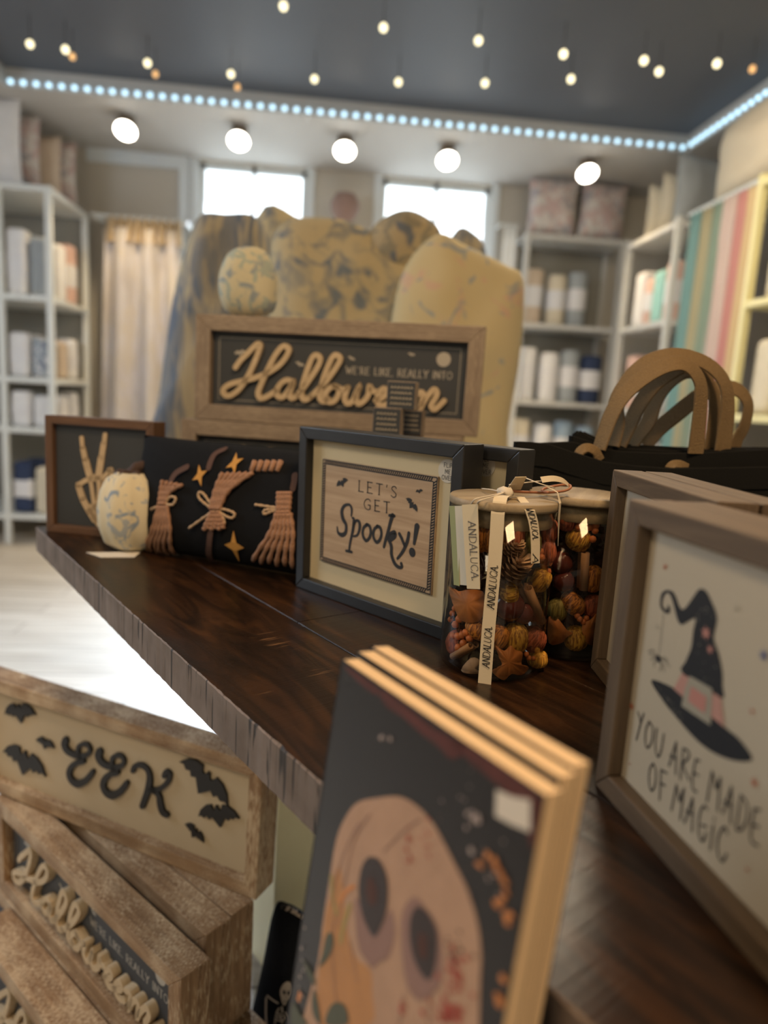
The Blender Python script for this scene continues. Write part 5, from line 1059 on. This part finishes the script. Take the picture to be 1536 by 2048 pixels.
pod(J1, 408, 610, .010, .016, F_or, 'orange pod behind the hanging tags, '+f_); pod(J1, 960, 570, .009, .012, F_rd, 'rust red pod at the upper right, '+f_); pod(J1, 940, 740, .0095, .013, F_rd, 'dark red pod right of the ribbon tail, '+f_)
pod(J1, 885, 970, .0105, .0125, F_ye, 'golden ribbed pod right of the pine cone, '+f_, (.3, .5, 0)); pod(J1, 640, 1075, .011, .0085, F_ye, 'small golden pod under the pine cone, '+f_, (0, 1.4, 0))
nut(J1, 640, 1180, .0145, 'large glossy dark red nut in the middle, '+f_); nut(J1, 750, 1240, .010, 'small glossy dark nut beside the big one, '+f_)
pod(J1, 395, 1370, .013, .0095, F_or, 'orange fibrous pod left of the ribbon near the bottom, '+f_, (0, .4, 0)); pod(J1, 545, 1430, .0105, .012, F_or, 'orange fibrous pod right behind the ribbon near the bottom, '+f_, (0, .5, 0)); pod(J1, 690, 1440, .0120, .0150, F_ye, 'yellow fibrous pod near the bottom, '+f_); pod(J1, 835, 1450, .0125, .0125, F_rd, 'brick red dried fruit near the bottom right, '+f_, (0, .6, 0)); pod(J1, 860, 1690, .010, .009, F_ye, 'yellow pod at the bottom right, '+f_)
pod(J1, 230, 1480, .012, .013, F_rd, 'dark rust pod low on the left, '+f_); pod(J1, 300, 560, .011, .013, F_rd, 'rust pod hidden behind the tags, '+f_)
pinecone(J1, 640, 900, .0150, 'small brown pine cone in the middle, '+f_); pinecone(J1, 640, 740, .0100, 'dark pine cone tip near the top, '+f_)
cinnamon(J1, (195, 1685), (350, 1490), .0075, 'cinnamon stick leaning at the bottom left, '+f_); cinnamon(J1, (870, 1290), (760, 1020), .0095, 'thick cinnamon stick slanting on the right, '+f_)
berries(J1, [(185, 1420), (225, 1425), (260, 1415), (205, 1330), (235, 1285), (290, 1395), (228, 1515), (270, 1480), (320, 1440)], 'orange berry sprig at the lower left, '+f_); berries(J1, [(900, 790), (945, 775), (920, 850), (950, 900), (890, 740), (960, 830)], 'orange berry sprig at the right, '+f_)
berries(J1, [(800, 1600), (835, 1605), (870, 1595), (895, 1620), (850, 1640), (780, 1570), (900, 1580)], 'tiny orange berry sprig at the bottom right, '+f_, r=.0026); berries(J1, [(180, 1240), (200, 1200), (165, 1290)], 'small rust berries at the left edge, '+f_, r=.003)
leaf(J1, [(150, 1020), (230, 1060), (300, 1050), (420, 1060), (440, 1140), (430, 1230), (400, 1300), (320, 1315), (240, 1290), (200, 1200), (170, 1120)], 'curled orange leaf at the left under the tags, '+f_)
leaf(J1, [(530, 1500), (600, 1545), (650, 1500), (700, 1540), (750, 1560), (740, 1650), (800, 1680), (740, 1740), (660, 1730), (600, 1780), (540, 1750), (500, 1700), (580, 1660), (560, 1600)], 'large orange oak leaf at the bottom, '+f_)
leaf(J1, [(330, 1600), (400, 1620), (380, 1700), (420, 1720), (330, 1730), (250, 1700)], 'brown curled leaf scraps at the bottom, '+f_, m_=M_cone)
g_ = 'in the rear jar'
pod(J2, 1200, 640, .0125, .0125, F_ye, 'golden fibrous pod near the top, '+g_, (0, .4, 0), 'rear'); pod(J2, 1155, 1160, .0135, .0105, F_or, 'orange string wrapped pod in the middle, '+g_, (0, .7, 0), 'rear'); pod(J2, 1180, 1440, .0120, .0130, F_ye, 'yellow pod near the bottom, '+g_, (0, 0, 0), 'rear')
pod(J2, 1110, 480, .0115, .012, F_rd, 'dusty red pod at the top left, '+g_, (0, 0, 0), 'rear'); nut(J2, 1060, 830, .012, 'dark glossy nut on the left, '+g_, 'rear'); nut(J2, 1080, 980, .011, 'dark glossy nut below the first, '+g_, 'rear'); pod(J2, 1030, 1210, .010, .012, F_gn, 'olive pod low on the left, '+g_, (0, 0, 0), 'rear'); pod(J2, 1320, 960, .010, .014, F_or, 'orange pod behind the cinnamon stick, '+g_, (0, 0, 0), 'rear'); pod(J2, 1320, 1180, .010, .012, F_rd, 'rust pod at the right edge, '+g_, (0, 0, 0), 'rear')
cinnamon(J2, (1235, 1040), (1250, 740), .0095, 'upright cinnamon stick at the right, '+g_, 'rear')
berries(J2, [(1230, 525), (1255, 500), (1285, 545), (1215, 500), (1335, 570), (1315, 640), (1200, 545), (1315, 425), (1215, 460), (1340, 530)], 'orange berry sprig at the top right, '+g_, 'rear'); berries(J2, [(1210, 1285), (1240, 1310), (1265, 1280), (1190, 1260)], 'small orange berry sprig above the yellow pod, '+g_, 'rear', .0032)
leaf(J2, [(960, 1270), (1040, 1290), (1110, 1380), (1150, 1400), (1100, 1440), (1060, 1480), (960, 1480)], 'orange oak leaf at the lower left, '+g_, 'rear'); leaf(J2, [(1230, 1340), (1300, 1290), (1350, 1250), (1330, 1480), (1260, 1470)], 'rust leaf at the lower right, '+g_, 'rear')
# dark filling behind the named pieces
M_fill = [mat('dark_leaf_litter', (.075, .028, .014), .7, var=.5, vscale=90)]
for c, nm, lab in ((J1, 'front', 'dark crumpled leaf litter filling the middle of the ribboned jar'), (J2, 'rear', 'dark crumpled leaf litter filling the middle of the rear jar')):
    m = MB(); rnd = random.Random(3 if nm == 'front' else 5)
    for i in range(420):
        a = rnd.random()*2*PI; r = JR*.66*math.sqrt(rnd.random()); p = Vector((r*math.cos(a), r*math.sin(a), rnd.uniform(.010, JH-.024))); s = rnd.uniform(.005, .010)
        u1 = Vector((rnd.gauss(0, 1), rnd.gauss(0, 1), rnd.gauss(0, 1))).normalized(); v1 = u1.orthogonal().normalized(); w1 = u1.cross(v1)
        m.add([p-v1*s, p+w1*s*.6+u1*s*.3, p+v1*s, p-w1*s*.6+u1*s*.2], [(0, 1, 2), (0, 2, 3)])
    o = m.build('leaf_litter', M_fill); o.location = c; tag(o, lab, 'dried leaves', kind='stuff')

# ================================================================ black tote bags with jute handles
M_jute = mat('jute_webbing', (.20, .135, .064), .85, bump=1.0, bscale=700, var=.25, vscale=500)
M_tote = mat('black_tote_felt', (.012, .0125, .0125), .95, spec=.1, bump=.3, bscale=700)
KT = 3.523
def T1(x, y, Y): return ony(1100+x/KT, 680+y/KT, Y)
def tote(label, Y, top, th=.010, xr=1620):
    """top: outline of the upper hem in picture pixels"""
    pts = [ony(x, y, Y) for x, y in top]; pts.append(ony(xr, top[-1][1]+4, Y)); x0 = pts[0].x; t = thing('tote_bag', label, 'tote bag', (x0, Y, TZ), group='row of folded black tote bags'); m = MB()
    for s in range(2):
        y = s*th
        vs = [];
        for p in pts: vs += [(p.x-x0, y+.0015*math.sin(p.x*40), 0), (p.x-x0, y+.0015*math.sin(p.x*60), (p.z-TZ)*.5), (p.x-x0, y+.001*math.sin(p.x*50), p.z-TZ)]
        n = len(pts); m.add(vs, [(i*3+k, i*3+3+k, i*3+4+k, i*3+1+k) for i in range(n-1) for k in range(2)], 0)
    for i in (0, len(pts)-1): p = pts[i]; m.add([(p.x-x0, 0, 0), (p.x-x0, th, 0), (p.x-x0, th, p.z-TZ), (p.x-x0, 0, p.z-TZ)], [(0, 1, 2, 3)])
    o = m.build('body', M_tote, t); md = o.modifiers.new('s', 'SOLIDIFY'); md.thickness = .0012
    m = MB()
    for p, q in zip(pts[:-1], pts[1:]): m.add([(p.x-x0, -.0022, p.z-TZ-.026), (q.x-x0, -.0022, q.z-TZ-.026), (q.x-x0, -.0022, q.z-TZ-.0005), (p.x-x0, -.0022, p.z-TZ-.0005), (p.x-x0, -.0008, p.z-TZ-.026), (q.x-x0, -.0008, q.z-TZ-.026), (q.x-x0, -.0008, q.z-TZ+.0008), (p.x-x0, -.0008, p.z-TZ+.0008)], [(0, 1, 2, 3), (7, 6, 5, 4), (3, 2, 6, 7), (0, 4, 5, 1)])
    m.build('hem', M_tote, t)
    return t, Vector((x0, Y, TZ))
def handle(t, o, pts, Y, w=.0205, dY=.0, tw=None):
    P = smooth([tuple(T1(x, y, Y+dY*i/(len(pts)-1))-o) for i, (x, y) in enumerate(pts)], 7); n = len(P)
    # width turns from facing sideways at the left foot to facing the viewer at the right foot
    a0_, a1_ = tw or (.95, .15); wd = []
    for i in range(n):
        s = i/(n-1); d = Vector(P[min(i+1, n-1)])-Vector(P[max(i-1, 0)]); d.normalize(); side = Vector((-d.z, 0, d.x)); k = a0_+(a1_-a0_)*s; wd.append(tuple(side*math.cos(k*1.35)+Vector((0, 1, 0))*math.sin(k*1.35)))
    m = MB(); m.strap(P, wd, w, .0030); m.build('handle', M_jute, t)
t, o = tote('front black tote bag of the row, lower hem with two small curled handle ends', .770, [(1034, 884), (1060, 885), (1100, 889), (1137, 902), (1208, 924), (1260, 931), (1335, 937), (1440, 936), (1536, 934)])
handle(t, o, [(190, 830), (215, 785), (262, 762), (318, 785), (350, 850)], .780, .013, .01); handle(t, o, [(840, 905), (870, 880), (915, 880), (965, 905)], .780, .012, .01)
t, o = tote('second black tote bag of the row, with the nearest tall jute handle', .800, [(1050, 888), (1144, 884), (1180, 893), (1240, 903), (1330, 907), (1400, 906), (1536, 899)])
handle(t, o, [(345, 770), (385, 650), (430, 530), (500, 410), (600, 310), (720, 225), (830, 175), (930, 165), (1010, 215), (1060, 310), (1062, 450), (1045, 620), (1025, 800)], .797, .022, .0)
t, o = tote('third black tote bag of the row, its jute handle arching highest', .822, [(1145, 872), (1180, 884), (1240, 896), (1340, 902), (1536, 897)])
handle(t, o, [(440, 745), (470, 600), (470, 440), (560, 280), (680, 165), (820, 112), (950, 112), (1090, 160), (1190, 240), (1245, 350), (1252, 500), (1235, 640), (1215, 780)], .822, .024, .0)
t, o = tote('fourth black tote bag of the row, left corner folded up', .844, [(1152, 868), (1160, 862), (1185, 878), (1250, 892), (1360, 898), (1536, 896)])
handle(t, o, [(490, 745), (560, 600), (620, 470), (720, 330), (850, 230), (960, 180), (1070, 200), (1130, 300), (1150, 450), (1140, 620), (1120, 780)], .844, .022, .0, (.9, .35))
t, o = tote('fifth black tote bag of the row, handle crossing behind the others', .866, [(1158, 870), (1168, 864), (1200, 880), (1260, 890), (1380, 896), (1536, 895)])
handle(t, o, [(560, 760), (620, 680), (690, 580), (730, 460), (780, 360), (870, 270), (960, 230), (1080, 260), (1165, 360), (1180, 500), (1165, 660), (1160, 790)], .866, .022, .0, (.9, .45))
t, o = tote('rear black tote bag of the row, its jute handle flopped out to the right', .888, [(1164, 874), (1200, 884), (1280, 892), (1400, 896), (1536, 896)])
handle(t, o, [(665, 740), (760, 630), (870, 540), (980, 450), (1100, 365), (1220, 335), (1320, 350), (1385, 420), (1395, 500), (1365, 620), (1320, 700), (1290, 800)], .888, .022, .0, (.55, .25))

# ================================================================ floor-level things
# fabric pumpkin on the upright Halloween sign
fp = heap('fabric_pumpkin', [(495, 496), (530, 505), (552, 545), (555, 590), (545, 628), (500, 640), (455, 628), (438, 590), (440, 545), (460, 507)], 1.315, .07, pattern('toile_grey', (.55, .52, .38), [(.28, .33, .36), (.36, .42, .38)], 26, thr=.52, soft=.06), 'rounded fabric pumpkin with blue grey print standing on top of the upper Halloween sign', .004, 3, 'pumpkin')
del fp['group']; fp.location.z = 1.0405+.187
# black skeleton pillow under the table
sk = thing('throw_pillow', 'black pillow with printed white skeletons and striped piping, standing on the floor behind the books', 'pillow', (0, .99, 0))
op = [(548, 1818), (575, 1812), (605, 1828), (690, 1872), (720, 2000), (730, 2200), (715, 2420), (460, 2420), (475, 2200), (497, 2048), (525, 1930)]
P = [ony(x, y, .99) for x, y in op]; zmin = 0.0; P = [(p.x, max(p.z, 0)) for p in P]
m = MB(); inflate(m, smooth(P, 4, True), .085, 9, 2.6, 0, .003, 1); m.build('cushion', M_cloth, sk)
def kz(px, py, dy=-.047): p = ony(px, py, .99+dy); return (p.x, p.z)
K8b = 3.737
def SK(pts): return [kz(400+x/K8b, 1500+y/K8b) for x, y in pts]
kput = lambda u, v, h: (u, -.0470-h, v)
m = MB(); m.tube([Vector((kz(562+x, 1812+y, 0)[0], -.004, kz(562+x, 1812+y, 0)[1])) for x, y in [(0, 0), (15, 2), (40, 16), (75, 38), (110, 55)]], .0045, 8); m.build('piping', pattern('striped_piping', (.55, .45, .36), [(.01, .01, .01)], 110, thr=.5, soft=.02), sk)
m = MB()
for g_ in ([(620, 1760), (605, 1800), (612, 1850), (640, 1870), (672, 1850), (690, 1800), (680, 1750), (650, 1735), (620, 1760)], [(612, 1860), (630, 1900), (650, 1865)], [(503, 1835), (540, 1865), (580, 1890)], [(495, 1850), (492, 1950), (496, 2040)], [(560, 2040), (575, 1960), (590, 1930)], [(570, 1960), (600, 1975)], [(565, 1985), (600, 2000)], [(560, 2010), (600, 2025)], [(612, 1920), (615, 1960)], [(600, 1975), (615, 2040)], [(620, 1980), (640, 2000), (620, 2020)], [(640, 1960), (665, 1990), (672, 2040)], [(625, 1795), (632, 1815)], [(655, 1800), (662, 1820)]):
    ribbon(m, smooth(SK(g_), 3) if len(g_) > 2 else SK(g_), .0028, kput, .0004)
flat(m, SK(smooth([(620, 1760), (605, 1800), (612, 1850), (640, 1870), (672, 1850), (690, 1800), (680, 1750), (650, 1735)], 3, True)), kput, .0002); m.build('skeleton_print', mat('bone_print', (.42, .36, .30), .8), sk)
m = MB()
for e in ([(618, 1790), (640, 1795), (640, 1820), (622, 1825)], [(655, 1795), (675, 1800), (672, 1825), (652, 1825)], [(640, 1835), (648, 1835), (645, 1848)]): flat(m, SK(e), kput, .0012)
m.build('skull_eye_print', M_ink, sk)
# folded throws on the floor behind the table leg
for i, (z, h, c, lab) in enumerate([(0, .07, 'cream', 'cream'), (.07, .07, 'yellow', 'yellow'), (.14, .06, 'grey', 'grey'), (.20, .08, 'orange', 'orange'), (.28, .06, 'yellow', 'pale yellow')]):
    m = MB(); m.box((-.22, -.15, 0), (.22, .15, h-.001)); o = m.build('folded_throw', F[c], bevel=.02); o.location = (.22, 1.50, z); tag(o, '%s folded throw under the table, %s from the bottom of the stack' % (lab, ORD[i]), 'folded throw', 'stack of folded throws under the table')
